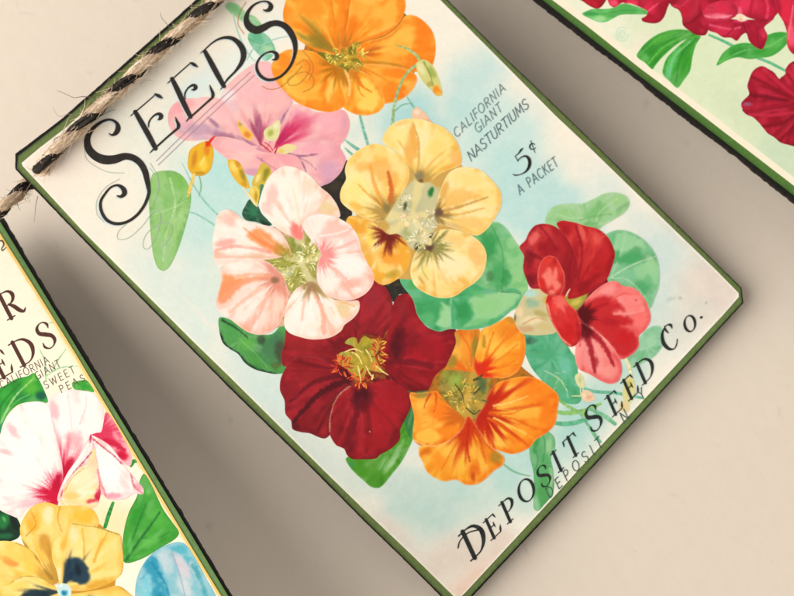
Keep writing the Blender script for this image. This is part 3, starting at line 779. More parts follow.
# leaf beside the town name
shape(mid, 'leaf', [(538, 422), (543, 425), (549, 432), (554, 437), (555, 448), (551, 458), (553, 470), (554, 488), (550, 498), (544, 505), (538, 511), (534, 509), (533.5, 498), (534, 484), (533, 470), (530, 458), (529.5, 446), (532, 434)], '6CAF74',
      [('b', 536, 440, 4, 16, 5, '4F9C58', .95), ('b', 549, 445, 4.5, 10, 0, 'A0CB98', .95), ('b', 544, 462, 6, 10, 10, '5FA765', .7), ('b', 543, 488, 6, 18, 8, '5CA35F', .9), ('b', 551, 480, 3, 16, 0, 'A6CF9C', .8), ('s', [(541, 428), (545, 444), (543, 462)], .9, .7, '3F8A4E', .7), ('s', [(534, 448), (538, 458), (536, 470)], 1.4, .7, '45905A', .7), ('b', 536, 505, 4, 10, 0, 'B9D9B8', .6)], sp=1)
ribbons(mid, 'stem', [[(502, 463, 1.4), (511, 470, 2), (520, 474, 1.6), (530, 476, .8)]], '8DBFA0')

# leaf below the dark red flower
shape(mid, 'leaf', [(346, 458), (349, 466), (356, 474), (364, 481), (371, 487), (379, 488), (385, 483), (392, 474), (400, 464), (407, 452), (413, 438), (416, 420), (412, 402), (402, 404), (394, 425), (384, 448), (364, 452)], '5A9B36',
      [('b', 362, 470, 12, 8, 30, '55972F', .8), ('b', 392, 462, 4, 16, 35, 'A8CE97', .95), ('b', 398, 450, 3, 14, 30, '8CBE7F', .9), ('b', 384, 464, 4, 10, 30, '8EC07A', .8), ('b', 411, 428, 3, 16, 12, '6DB37E', .9), ('b', 404, 458, 3, 10, 35, '5DA45A', .8), ('b', 352, 464, 4, 6, 0, '4E9A5C', .7), ('e', 1.2, '9CCB9A', .5), ('s', [(368, 482), (378, 474), (390, 456)], 1, .8, '4E8C34', .6)])
# dark leaf at left
shape(mid, 'leaf', [(219, 318), (226, 318), (238, 324), (256, 333), (272, 334), (286, 320), (292, 330), (290, 350), (284, 372), (276, 374), (264, 372), (254, 369), (245, 363), (238, 354), (230, 349), (223, 343), (219.5, 332)], '5FA05C',
      [('b', 232, 330, 10, 12, -35, '58A058', .9), ('b', 246, 344, 10, 10, -30, '6AAE55', .8), ('b', 272, 350, 15, 18, 20, '4F7F58', .9), ('b', 261, 340, 5, 6, 0, '3F4A3C', .7), ('s', [(220, 334), (224, 343), (231, 350), (238, 354)], 2.2, 2.5, '22352A', .95), ('s', [(238, 354), (247, 364), (258, 370), (275, 374)], 3, 2, '2A3A2C', .85), ('b', 280, 350, 7, 18, 0, '4A4E3C', .8),
       ('s', [(222, 320), (236, 328), (248, 338)], 2, 1, '24452E', .8), ('b', 276, 338, 10, 5, -30, '4E7F5E', .8), ('b', 256, 360, 5, 8, -40, '58994A', .8), ('s', [(240, 340), (256, 354), (268, 368)], 1, .7, '8CC480', .6), ('b', 275, 366, 6, 5, 0, '5C6A3C', .7)], (240, 340))
# dark gap by the middle
shape(mid, 'leaf', [(380, 284), (392, 278), (402, 275), (409, 268), (414, 276), (418, 288), (410, 296), (400, 294), (394, 302), (390, 298)], '352F2A', [('m', 4, '4E5A44', .5), ('b', 406, 280, 5, 8, 0, '5A5A48', .7)])

shape(mid, 'leaf', [(398, 374), (412, 372), (432, 378), (440, 392), (428, 404), (416, 424), (410, 438), (404, 420), (402, 396)], '3F7F45', [('b', 412, 394, 6, 8, 0, '5B4A34', .8)])
# dark red flower
dr = flower(mid, 'nasturtium', 'dark red nasturtium with a yellow throat', '6B1820', [(352, 326), (372, 300), (388, 310), (400, 308), (420, 335), (444, 352), (428, 382), (402, 395), (392, 438), (350, 446), (322, 428), (295, 410), (292, 372), (300, 348)],
             [('p', [(333, 360), (337, 350), (344, 343), (341, 338), (347, 333), (355, 338), (362, 332), (374, 334), (383, 335), (384, 348), (383, 360), (388, 374), (382, 380), (372, 378), (362, 386), (352, 386), (346, 378), (338, 370)], 2.0, '7E3A28', 1), ('m', 4, 'B0912F', .6)])
dr['brush'] = 'red'
petal(dr, [(354, 350), (344, 334), (340, 314), (350, 296), (374, 280), (383, 284), (390, 295), (394, 312), (393, 323), (385, 333), (383, 338), (372, 335), (362, 334), (358, 342)], '922A30',
      [('b', 372, 300, 10, 16, 25, '96303A', .8), ('b', 355, 326, 10, 8, 0, '7E1F28', .8), ('b', 388, 310, 4, 16, -12, '9E3438', .7), ('b', 370, 325, 10, 8, 0, '8A252C', .7), ('e', 1, '6B2A22', .5), ('v', 10, 60, '7A1C25', .4, 9)], (354, 350))
petal(dr, [(352, 358), (344, 362), (332, 363), (318, 358), (306, 357), (295, 359), (288, 366), (283, 366), (281, 356), (284, 345), (288, 326), (308, 325), (326, 325), (340, 318), (352, 322), (358, 332), (356, 344)], '8C2429',
      [('b', 300, 346, 16, 9, 0, '93292C', .8), ('b', 340, 344, 12, 8, -20, '741B24', .9), ('b', 322, 350, 12, 6, 0, '861F28', .7), ('e', 1.2, 'B07A62', .55)], (352, 356))
petal(dr, [(356, 372), (352, 383), (345, 388), (337, 396), (331, 408), (329.5, 422), (330, 434), (325, 438.5), (318, 437), (310, 433.5), (300, 432), (292.5, 429), (291, 421), (285.5, 414), (284.5, 401), (280, 390), (281, 378), (287, 366), (295, 358.5), (306, 356.5), (317, 357), (332, 362), (346, 366)], '861F27',
      [('b', 310, 378, 16, 10, 10, '92262C', .8), ('b', 345, 374, 14, 8, 20, '54161E', .9), ('s', [(348, 380), (322, 392), (302, 412), (292, 424)], 5, 3, '4E151E', .85), ('s', [(345, 374), (315, 382), (290, 402)], 4, 2, '5E1820', .7), ('b', 312, 418, 10, 10, 30, '8C2229', .8), ('b', 325, 420, 6, 14, 10, '8F242A', .7), ('s', [(350, 384), (335, 400), (318, 430)], 2.5, 2, '611722', .6), ('b', 294, 388, 7, 14, -10, '89222B', .7), ('v', 20, 80, '571520', .45, 10), ('e', 1.4, 'A2807A', .35), ('b', 296, 427, 5, 4, 0, '4C1220', .6)], (356, 372))
petal(dr, [(382, 362), (384, 346), (388, 330), (393, 316), (393, 306), (396, 298), (402, 294), (411, 295), (416, 304), (419, 316), (427, 327), (439, 331), (455, 329), (457, 345), (453, 358), (447, 367), (440, 373), (435, 387), (424, 391), (410, 391), (398, 385), (390, 377)], '8A1C26',
      [('p', [(408, 352), (424, 340), (442, 342), (446, 354), (430, 360), (414, 362)], 5, 'A8202C', .8), ('b', 402, 308, 8, 14, -10, '8E2A30', .8), ('b', 398, 345, 10, 22, 15, '55141F', .95), ('b', 425, 348, 18, 12, 20, '97202A', .95), ('b', 410, 340, 12, 16, 30, '7A1A24', .7), ('b', 432, 376, 10, 12, 30, '8F1B24', .8), ('b', 414, 378, 12, 9, 20, '941F24', .8), ('s', [(388, 362), (410, 362), (432, 366)], 5, 4, '661822', .6), ('v', 14, 70, '5F1620', .4, 9), ('e', 1.2, '7A2A26', .5)], (382, 362))
petal(dr, [(360, 384), (350, 386), (344, 389), (337, 397), (331.5, 410), (329, 424), (329.5, 434), (336, 445), (344, 449), (347, 455), (352, 459), (362, 459.5), (376, 458.5), (380, 455), (392, 448), (400, 439), (400.5, 429), (406, 418), (411, 406), (410, 395), (402, 386), (393, 381), (383, 379), (372, 383)], '97212A',
      [('p', [(380, 392), (400, 390), (406, 402), (394, 424), (378, 440), (372, 420)], 6, 'AC242E', .75), ('b', 362, 398, 13, 16, 0, '4C141D', .95), ('b', 396, 394, 14, 12, 20, '99202A', .9), ('b', 386, 412, 18, 22, -20, 'A3232C', .8), ('s', [(362, 400), (352, 425), (345, 445)], 6, 4, '6B1822', .75), ('s', [(366, 404), (370, 430), (366, 452)], 4, 3, '74191F', .6), ('b', 376, 442, 18, 12, -10, '9C2028', .8), ('b', 340, 412, 7, 18, 15, '8F2129', .8), ('b', 394, 436, 4, 12, 25, '6E1820', .6), ('b', 356, 455, 12, 4, 0, '951F26', .6), ('v', 18, 76, '6E1821', .4, 11),
       ('s', [(350, 386), (337, 397), (330.5, 414), (329.5, 432)], 1.3, 1.1, 'C9957F', .9), ('b', 370, 432, .9, .9, 0, 'E8B0A0', .9), ('b', 379, 426, 2, 1.5, 0, 'B5485A', .4)], (361, 384))
shape(mid, 'stamens', [(337.3, 361.5), (339.8, 353.1), (348.2, 351.4), (355.0, 352.3), (353.3, 346.4), (344.9, 343.0), (349.9, 338.0), (355.8, 338.0), (358.3, 343.9), (361.7, 338.0), (365.0, 336.3), (372.6, 339.7), (380.2, 338.0), (379.3, 348.1), (375.1, 356.5), (378.5, 364.9), (383.5, 372.4), (375.1, 371.6), (366.7, 369.9), (363.4, 380.0), (355.0, 380.0), (351.6, 373.3), (344.9, 368.2)], 'AE9A40',
      [('b', 349, 342, 8, 4, 40, 'A5A558', .9), ('b', 342, 354, 8, 5, 0, '9E9C4C', .9), ('b', 366, 348, 7, 9, 0, '86862F', .8), ('b', 366, 342, 5, 5, 0, 'B8A83C', .8), ('b', 362, 362, 6, 8, 0, 'B9A43A', .8), ('b', 376, 366, 6, 6, 40, 'D9893C', .9), ('b', 342, 367, 8, 5, 30, 'D8803A', .9), ('b', 381, 350, 4, 11, 0, 'CF7C38', .85), ('b', 360, 380, 9, 4, 0, 'CF6A34', .85), ('b', 378, 344, 4, 7, 0, 'B98440', .8), ('m', 3, 'D8C05C', .45)], parent=dr, sp=.8)
filaments(mid, dr, 342, 366, 7, 7, 34, ['C8452C', 'D8642E', 'A8301F'], (5, 9), 1.2, 5)
filaments(mid, dr, 378, 352, 5, 13, 34, ['C0542C', 'B0401F', 'D8A040'], (5, 8), 1.2, 6)
filaments(mid, dr, 360, 379, 8, 5, 27, ['C8452C', 'E08038', '98281C'], (4, 8), 1.2, 7)
ribbons(mid, 'stamens', [[(352, 352, 1), (358, 356, 1.6), (362, 364, 1)], [(366, 350, 1.4), (370, 356, 1.6), (372, 362, .8)], [(358, 366, 1.5), (360, 376, 1.2), (361, 383, .6)], [(366, 366, 1.2), (370, 374, 1.2), (374, 378, .6)], [(376, 366, 1.4), (382, 371, 1.4), (388, 375, .8)], [(345, 352, 1), (354, 349, 1.4), (362, 352, .8)],
                         [(372, 379, 1.8), (373, 375, 1.2)]], 'E9D487', parent=dr, mottled=.2)

# lower orange flower
lo = flower(mid, 'nasturtium', 'flame orange nasturtium at the bottom of the bunch', 'B8742C', [(458, 345), (478, 335), (510, 330), (518, 362), (545, 388), (548, 415), (520, 440), (495, 446), (485, 470), (445, 472), (428, 456), (424, 435), (412, 398), (428, 390), (435, 376), (450, 362)],
             [('p', [(438, 384), (442, 374), (452, 368), (466, 368), (480, 371), (490, 378), (488, 392), (486, 404), (482, 414), (472, 420), (462, 416), (450, 404), (441, 394)], 2.0, 'A8924A', 1), ('b', 456, 380, 14, 10, 30, '8FA043', .9), ('b', 482, 384, 6, 10, 0, '4E6B4A', .8), ('m', 3, '5E5E28', .5), ('s', [(474, 372), (466, 396)], 6, 3, 'C9A24C', 0.9), ('s', [(462, 414), (466, 396)], 6, 3, 'C9A24C', 0.9), ('s', [(468, 420), (466, 396)], 6, 3, 'C9A24C', 0.9), ('s', [(484, 408), (466, 396)], 6, 3, 'C9A24C', 0.9), ('b', 454, 380, 8, 9, 20, 'A4B058', .85), ('b', 470, 398, 8, 5, 0, 'D8B868', .7), ('b', 446, 374, 6, 6, 0, '9A9A48', .8)])
lo['brush'] = 'flame'
petal(lo, [(474, 372), (463, 371), (447, 370), (444, 372), (448, 362), (453, 351), (456, 342), (455, 332), (466, 328), (478, 328), (480, 340), (476, 352)], 'DE8C34',
      [('b', 466, 348, 6, 18, 8, 'F29A3C', .8), ('b', 475, 346, 4, 18, 5, '9A8434', .9), ('b', 452, 362, 5, 9, 25, '9C8C3C', .85), ('s', [(461, 334), (470, 350), (471, 366)], 1.4, 1, 'D96E2C', .7), ('b', 458, 340, 3, 8, 0, 'B79A48', .6), ('e', 1, 'A08238', .5)], (472, 374))
petal(lo, [(478, 376), (474, 366), (476, 352), (479, 340), (481, 330), (490, 326), (500, 321), (509, 316.5), (515, 320), (521, 328), (525, 338), (525.5, 350), (523, 362), (517, 372), (506, 378), (494, 378), (484, 378)], 'F39C34',
      [('b', 505, 330, 14, 10, 0, 'E59334', .7), ('b', 494, 350, 12, 14, -40, 'FBC659', .9), ('s', [(487, 360), (500, 345), (511, 330)], 2.2, 1, 'EE8428', .8), ('s', [(488, 366), (504, 356), (518, 344)], 2, 1, 'E98328', .8), ('s', [(486, 356), (490, 342), (494, 332)], 2.2, 1, 'E57C26', .8), ('s', [(490, 370), (506, 366), (518, 358)], 1.6, .8, 'E57C26', .8), ('s', [(484, 346), (484, 336)], 3, 2, 'B08534', .8), ('r', 8, 30, 'D83A1C', 1, 5), ('b', 478, 368, 9, 7, 0, 'CF3A20', .9), ('b', 511, 320, 7, 4, 20, 'B59042', .7), ('e', 1.6, 'F3C27C', .7)], (478, 374))
petal(lo, [(466, 420), (456, 411), (448, 404), (439, 394), (437, 391), (428, 392), (418, 393), (410, 393), (411, 403), (414, 416), (413, 430), (413.5, 440), (421, 446), (437, 446.5), (451, 440), (461, 430), (464, 424)], 'F2932F',
      [('p', [(416, 434), (428, 430), (440, 436), (432, 443), (420, 442)], 2.5, 'FCCB60', .9), ('b', 440, 412, 16, 13, 30, 'F4872C', .9), ('b', 426, 436, 12, 7, 10, 'FAC052', .95), ('b', 418, 424, 5, 9, 0, 'F6A540', .8), ('r', 12, 30, 'C86A22', .8, 6), ('b', 422, 395, 11, 4, -5, '9C8A44', .9), ('s', [(430, 394), (426, 402), (424, 408)], 1.6, .6, 'C0481F', .8), ('s', [(436, 394), (436, 404), (434, 412)], 1.8, .7, 'D0561F', .8), ('b', 452, 430, 10, 6, -35, 'F2902E', .8), ('s', [(413, 440), (430, 446.5), (448, 442), (461, 431)], 1.3, 1, 'FCE0A8', .6), ('e', 1.1, 'F7C583', .5), ('s', [(440, 398), (455, 409), (463, 418)], 1.3, 1, 'A8862F', .6)], (464, 416))
petal(lo, [(468, 416), (462, 428), (451, 439), (437, 445.5), (424, 445.5), (419, 447), (419, 455), (422, 461), (426, 470.5), (433, 477), (444, 481.5), (456, 480), (466, 485), (478, 484), (487, 478), (494, 471), (503, 465), (504, 457), (493, 448), (484, 439), (477, 426)], 'F2A034',
      [('b', 440, 460, 12, 10, 20, 'F59A32', .9), ('b', 462, 462, 7, 16, 5, 'FBC352', .9), ('b', 446, 452, 6, 8, 40, 'FBC85C', .8), ('r', 16, 56, 'C43C16', .95, 7), ('s', [(469, 424), (467, 445), (470, 462)], 2.4, 1.2, 'B93416', .8), ('b', 474, 470, 7, 11, 10, 'E07426', .85), ('b', 473, 477, 3, 6, 0, 'C2501F', .8), ('b', 496, 458, 8, 8, 30, 'A98C36', .85), ('b', 486, 454, 5, 12, -20, 'E88A2E', .7), ('s', [(476, 430), (482, 448), (486, 464)], 1.6, .8, 'D0661F', .6), ('b', 426, 452, 8, 5, 0, 'D8792A', .7), ('s', [(458, 440), (448, 458), (440, 472)], 1.5, .8, 'E07C24', .6), ('e', 1.7, 'FDE4B4', .85)], (468, 420))
petal(lo, [(478, 414), (484, 406), (489, 393), (496, 384), (511, 378.5), (528, 376.5), (540, 380), (552, 388.5), (558.5, 396), (557.5, 410), (555, 424), (548, 432), (536, 440), (529, 448), (514, 454), (501, 451.5), (490, 446.5), (481, 434), (475, 424)], 'F4952E',
      [('p', [(498, 390), (514, 384), (528, 386), (516, 394), (502, 398)], 2.5, 'FCCB66', .85), ('p', [(490, 428), (500, 434), (512, 444), (502, 448), (490, 440)], 2.5, 'FCCF66', .85), ('p', [(514, 412), (532, 406), (544, 410), (530, 418)], 2.5, 'FBBE52', .8), ('b', 530, 392, 22, 12, 10, 'F28C2C', .8), ('b', 506, 392, 14, 6, -15, 'FAC25C', .9), ('b', 500, 430, 12, 13, 30, 'FBC654', .95), ('b', 530, 414, 14, 6, 20, 'FAB54A', .85), ('b', 546, 414, 8, 14, 0, 'EF8428', .85), ('r', 14, 66, 'C63A18', 1, 8), ('r', 12, 40, 'B22A1A', .8, 6), ('s', [(490, 412), (510, 414), (532, 404)], 2, .8, 'E0701F', .7), ('s', [(488, 418), (504, 428), (520, 442)], 2, .9, 'E2701F', .8), ('s', [(489, 414), (516, 420), (536, 430)], 1.8, .8, 'DD6A1E', .7), ('s', [(494, 406), (512, 402), (528, 396)], 1.6, .7, 'FCD27C', .9), ('s', [(494, 418), (510, 426), (526, 434)], 1.6, .7, 'FBD06E', .9), ('b', 514, 446, 14, 5, 15, 'F39A34', .7), ('e', 1.5, 'FAD196', .7)], (482, 412))
filaments(mid, lo, 464, 396, 14, 14, 64, ['C6B455', 'C2B450', 'D9A844', '8C8A44'], (4, 8), 1.0, 8)
ribbons(mid, 'stamens', [[(455, 384, 1), (462, 394, 1.2), (464, 404, .6)], [(474, 380, 2.4), (479, 378, 2.8), (483, 374, 1)], [(474, 394, 1.4), (480, 388, 1.6)], [(466, 408, 1.2), (474, 414, 1.2), (480, 410, .8)], [(482, 400, 1), (488, 402, 1.6)]], '4E4E2E', parent=lo, mottled=.2)

# green leaves beside the yellow flower
shape(mid, 'leaf', [(470, 240), (478, 230), (487, 224), (497, 222), (506, 228), (515, 241), (524, 254), (527, 268), (527.5, 292), (525, 301), (517, 308), (505, 312), (480, 306), (466, 290)], '7FBC83',
      [('b', 488, 246, 12, 22, 10, '459A5A', .95), ('p', [(506, 228), (524, 256), (526, 300), (513, 304), (511, 282), (503, 264), (511, 250)], 2, '9CCE92', .9), ('b', 500, 275, 13, 20, -10, '55A566', .9), ('b', 512, 252, 10, 18, -20, '96CB90', .9), ('b', 520, 284, 8, 14, 0, '9CCD8E', .9), ('b', 502, 232, 8, 8, 0, '8DC596', .7), ('b', 490, 276, 6, 6, 0, '4D7A50', .6), ('h', 506, 278, 5, 10, 10, '3F9557', .6), ('s', [(492, 226), (502, 250), (503, 280), (498, 304)], 1, .7, '3E8D54', .6), ('m', 5, '5BA868', .35), ('e', 1.4, 'A8D4A2', .6)], (496, 300))
shape(mid, 'leaf', [(400, 280), (408, 270), (416, 284), (430, 294), (446, 297), (462, 288), (474, 284), (485, 288), (500, 290), (513, 288), (521, 292), (522, 302), (512, 310), (499, 321), (488, 326.5), (468, 330), (450, 329), (440, 331.5), (432, 329.5), (424, 324), (417, 314), (413, 300)], '58AC74',
      [('b', 432, 312, 16, 14, 20, '4FA268', .9), ('p', [(468, 300), (490, 293), (519, 294), (508, 310), (484, 322), (464, 327), (474, 314)], 2, 'A4D29A', .9), ('p', [(441, 302), (450, 308), (449, 328), (436, 324), (444, 314)], 1.5, 'A8D4A2', .85), ('b', 444, 316, 6, 12, 0, 'A4D29C', .9), ('b', 428, 318, 8, 8, 40, '6CB87C', .7), ('b', 464, 312, 10, 15, 0, '3F985B', .95), ('b', 488, 306, 18, 12, -15, '9ACD8F', .95), ('b', 506, 302, 10, 8, -30, 'A0D096', .9), ('b', 478, 322, 14, 5, -8, '78BE7E', .8), ('s', [(451, 296), (450.5, 312), (450.5, 329)], 1, .8, 'A9D3B0', .8), ('s', [(476, 284), (500, 291), (520, 293)], 1.4, .8, '3E7F50', .7), ('b', 412, 284, 6, 8, 0, '5CA860', .8), ('b', 478, 294, 9, 4, 20, '6FB878', .7), ('e', 1.1, '8DC9A0', .5)], (450, 298))

# yellow flower
yf = flower(mid, 'nasturtium', 'pale yellow nasturtium in the middle of the bunch', 'CFA860', [(350, 190), (385, 160), (400, 158), (416, 130), (450, 150), (470, 178), (492, 200), (472, 230), (474, 262), (450, 288), (420, 280), (388, 276), (370, 250), (360, 224)],
             [('p', [(384, 214), (390, 204), (398, 194), (408, 184), (418, 178), (430, 182), (440, 190), (442, 204), (438, 222), (432, 234), (420, 246), (410, 248), (400, 236), (390, 226)], 2.0, 'CDC79C', 1), ('b', 412, 212, 16, 20, 30, 'C3C09A', .9), ('b', 404, 200, 3, 6, 0, 'E8DFB8', .8), ('b', 410, 232, 10, 12, 0, 'A9AE74', .8), ('b', 414, 206, 4, 6, 0, '5B6B46', .6), ('b', 431, 192, 3.5, 7, 25, '2F7A3E', .9), ('b', 418, 247, 4, 5, 0, '26302A', .8), ('s', [(420, 180), (412, 216)], 8, 3, 'EAD9A0', 0.9), ('s', [(390, 216), (412, 216)], 8, 3, 'EAD9A0', 0.9), ('s', [(436, 214), (412, 216)], 8, 3, 'EAD9A0', 0.9), ('s', [(431, 244), (412, 216)], 8, 3, 'EAD9A0', 0.9), ('s', [(392, 232), (412, 216)], 8, 3, 'EAD9A0', 0.9), ('b', 405, 206, 2.5, 6, 10, '3E4A30', .8), ('b', 431, 192, 3, 5, 25, '2F7A3E', .8), ('b', 432, 236, 4, 3, 0, '26302A', .8), ('b', 414, 228, 8, 10, 0, 'E8E0BC', .7)])
yf['brush'] = 'yellow'
petal(yf, [(418, 182), (411, 170), (404, 159), (396, 151), (386, 145), (382.5, 141), (384, 134), (390, 126), (400, 120), (416, 118.5), (432, 122.5), (446, 129), (457, 142), (461.5, 157), (460, 165), (448, 170), (438, 175), (430, 182)], 'F9DC86',
      [('p', [(422, 160), (430, 140), (446, 138), (452, 152), (438, 164)], 4, 'FCE9A2', .8), ('p', [(410, 164), (404, 146), (412, 126), (418, 150)], 3, 'EDAE56', .75), ('b', 398, 138, 14, 12, 0, 'FBE598', .9), ('b', 414, 138, 4, 20, -6, 'EFB35E', .85), ('b', 438, 148, 14, 16, 0, 'FADB84', .8), ('b', 455, 158, 6, 10, -15, 'F5BE78', .9), ('s', [(418, 172), (419, 155), (418, 138), (412, 122)], 2, 1, 'D89E4C', .7), ('s', [(424, 172), (434, 160), (446, 150)], 2.6, 1, 'EFB766', .7), ('s', [(413, 168), (406, 152), (398, 140)], 2.6, 1, 'F1BA62', .7), ('r', 8, 26, 'B0904E', .8, 6), ('b', 419, 176, 6, 7, 0, '8F8462', .85), ('b', 421, 181, 3, 3, 0, '70503E', .9), ('e', 1.5, 'FDEBB4', .6), ('b', 402, 123, 10, 3, -15, 'F3C47C', .6)], (420, 183))
petal(yf, [(386, 218), (378, 222), (366, 219), (353, 212), (342, 203), (340, 196), (341.5, 188), (346, 179), (345, 170), (348, 160), (357, 151), (372, 144), (386, 146), (400, 155), (408, 166), (409.5, 176), (405, 188), (397, 201), (390, 212)], 'F9D985',
      [('p', [(346, 182), (356, 172), (366, 180), (372, 196), (362, 206), (346, 200)], 4, 'FEF0AC', .8), ('p', [(366, 164), (386, 160), (398, 172), (392, 190), (384, 180), (372, 174)], 4, 'F2B05A', .75), ('b', 384, 172, 16, 14, 30, 'F6C374', .9), ('b', 368, 154, 14, 7, -20, 'FADE94', .9), ('b', 398, 166, 8, 16, -25, 'FBE09A', .9), ('b', 356, 190, 13, 16, 10, 'FCE896', .95), ('b', 364, 166, 12, 6, -20, 'F3BE6C', .8), ('s', [(384, 208), (376, 188), (370, 166)], 4, 2, 'F0AC56', .8), ('s', [(383, 206), (370, 196), (358, 184)], 2.2, 1, 'E9A850', .8), ('s', [(391, 202), (391, 186), (388, 172)], 5, 2, 'CF6E36', .9), ('b', 356, 206, 9, 5, 25, 'F3BE5E', .8), ('r', 8, 34, 'A8884C', .75, 8), ('b', 387, 208, 6, 7, 20, '86794F', .8), ('b', 385, 220, 4, 2, 0, '4E5A38', .9), ('e', 1.4, 'FDF0C0', .7)], (388, 214))
petal(yf, [(434, 216), (436, 204), (441, 188), (448, 174), (456, 168.5), (466, 167), (480, 170), (492, 180), (500.5, 192), (501, 206), (495, 218), (487, 229), (477, 235.5), (462, 231), (446, 226), (437, 224)], 'F8D683',
      [('p', [(452, 176), (470, 170), (488, 178), (494, 190), (474, 188), (456, 190)], 4, 'FDE9A6', .8), ('p', [(446, 196), (460, 192), (480, 196), (462, 204), (446, 208)], 3, 'EDB25C', .7), ('b', 470, 180, 20, 10, 10, 'FADF92', .9), ('b', 490, 200, 9, 16, 0, 'FBE49C', .8), ('b', 458, 196, 14, 12, -20, 'F5C878', .8), ('s', [(440, 212), (462, 206), (488, 197)], 2.6, 1.2, 'C99A54', .85), ('s', [(440, 214), (460, 214), (484, 208)], 2, 1, 'DBA657', .7), ('b', 470, 222, 18, 7, 15, 'F6C980', .8), ('b', 444, 190, 5, 12, 20, 'E6AE5C', .8), ('r', 8, 26, '8C7448', .8, 7), ('b', 438, 213, 6, 6, 0, '6E5548', .9), ('b', 452, 226, 12, 4, 12, 'D6B68A', .6), ('e', 1.5, 'FEEFC0', .75)], (435, 215))
petal(yf, [(388, 234), (376, 224), (362, 218), (350, 216), (346, 222), (352, 236), (358, 250), (366, 266), (374, 280), (384, 285), (399, 278), (408, 267), (411, 255), (407, 243), (398, 234)], 'EEB248',
      [('p', [(378, 262), (382, 254), (386, 264), (392, 256), (397, 268), (388, 274), (380, 270)], 1.5, 'FDD98C', .9), ('p', [(366, 226), (374, 224), (378, 236), (372, 246), (366, 238)], 2, 'FCDD78', .8), ('b', 360, 228, 10, 8, 30, 'E9A23E', .8), ('b', 372, 234, 5, 10, 20, 'FBD870', .9), ('b', 390, 258, 14, 10, 20, 'F3A544', .9), ('b', 384, 268, 9, 6, 10, 'FCD27C', .9), ('b', 392, 274, 12, 5, -20, 'C2A040', .8), ('r', 10, 30, '7C2C22', .95, 6), ('b', 388, 236, 9, 6, 30, '70281F', .95), ('s', [(386, 236), (378, 242), (374, 246)], 2.2, .8, '7C2E22', .9), ('b', 366, 250, 6, 12, -25, 'E7A94C', .6), ('e', 1.2, 'E3B868', .6)], (390, 233))
petal(yf, [(431, 245), (424, 244), (417, 250), (412, 262), (410.5, 274), (415, 285.5), (427, 294), (441, 298), (454, 296.5), (466, 288.5), (475, 282.5), (482.5, 274), (486.5, 260), (485, 249), (478, 240), (466, 233), (452, 229.5), (440, 230), (432, 236)], 'F9E19A',
      [('b', 452, 266, 20, 16, 20, 'FCEDBE', .9), ('b', 476, 256, 8, 18, -20, 'F6C57E', .9), ('b', 456, 240, 16, 7, 15, 'F7CE84', .8), ('b', 424, 276, 10, 10, 0, 'F6DF94', .8), ('b', 448, 288, 20, 6, -8, 'F8D78C', .8), ('r', 8, 34, '8A8450', .85, 9), ('b', 430, 247, 5, 5, 0, '5E4436', .9), ('s', [(428, 252), (422, 268), (428, 280)], 1.6, .9, 'C4B264', .7), ('b', 421, 280, 2, 6, -35, 'D29E5A', .8), ('s', [(432, 254), (440, 270), (446, 284)], 1.6, .8, 'EBCB82', .6), ('e', 1.5, 'FEF2CC', .75)], (431, 246))
filaments(mid, yf, 405, 206, 5, 14, 30, ['F1E6C4', 'D9CDA0', 'C8C090'], (4, 8), 1.1, 9)
filaments(mid, yf, 428, 218, 8, 10, 44, ['F6EED2', 'E9DCB8', 'B5AE86', 'C0B898'], (4, 9), 1.1, 10, .3)
filaments(mid, yf, 419, 238, 9, 7, 36, ['F6EED2', 'E6D6A8', 'C4BC8C'], (4, 8), 1.1, 11)
for cx, cy, r in ((404, 216, 2.6), (407, 224, 2.8), (415, 221, 2.2), (418, 217, 1.8)):
    shape(mid, 'stamens', [(cx + r * math.cos(a), cy + r * math.sin(a)) for a in np.arange(0, 6.2, .8)], 'F6DC9C' if cy > 220 else 'EFC2A0', [('b', cx - .6, cy - .6, r, r, 0, 'FBF0CC', .6)], parent=yf, sp=.8)

# pale pink flower
cf = flower(mid, 'nasturtium', 'cream and pink nasturtium at the left of the bunch', 'DDB59A', [(270, 192), (300, 180), (326, 205), (350, 235), (364, 272), (346, 294), (345, 310), (320, 332), (295, 325), (270, 327), (235, 312), (224, 286), (226, 262), (222, 236), (246, 228), (275, 226)],
             [('p', [(264, 258), (274, 246), (284, 238), (296, 236), (308, 234), (318, 242), (322, 254), (319, 270), (312, 282), (304, 286), (294, 292), (286, 290), (278, 278), (268, 266)], 2.0, 'AAA65C', 1), ('b', 292, 262, 14, 14, 0, 'A8A850', .9), ('b', 296, 244, 6, 6, 40, '8A8F48', .9), ('b', 284, 272, 8, 8, 0, 'B8BE8C', .8), ('m', 3, '7C7E34', .5), ('s', [(300, 238), (301, 262)], 7, 3, 'DDD3A0', 0.9), ('s', [(288, 256), (301, 262)], 7, 3, 'DDD3A0', 0.9), ('s', [(279, 279), (301, 262)], 7, 3, 'DDD3A0', 0.9), ('s', [(311, 283), (301, 262)], 7, 3, 'DDD3A0', 0.9), ('s', [(320, 256), (301, 262)], 7, 3, 'DDD3A0', 0.9), ('b', 290, 250, 7, 4, 20, '8E8E3E', .8), ('b', 300, 250, 4, 7, -20, '7C8644', .7), ('b', 290, 272, 5, 5, 0, 'B8C09A', .8)])
cf['brush'] = 'cream'
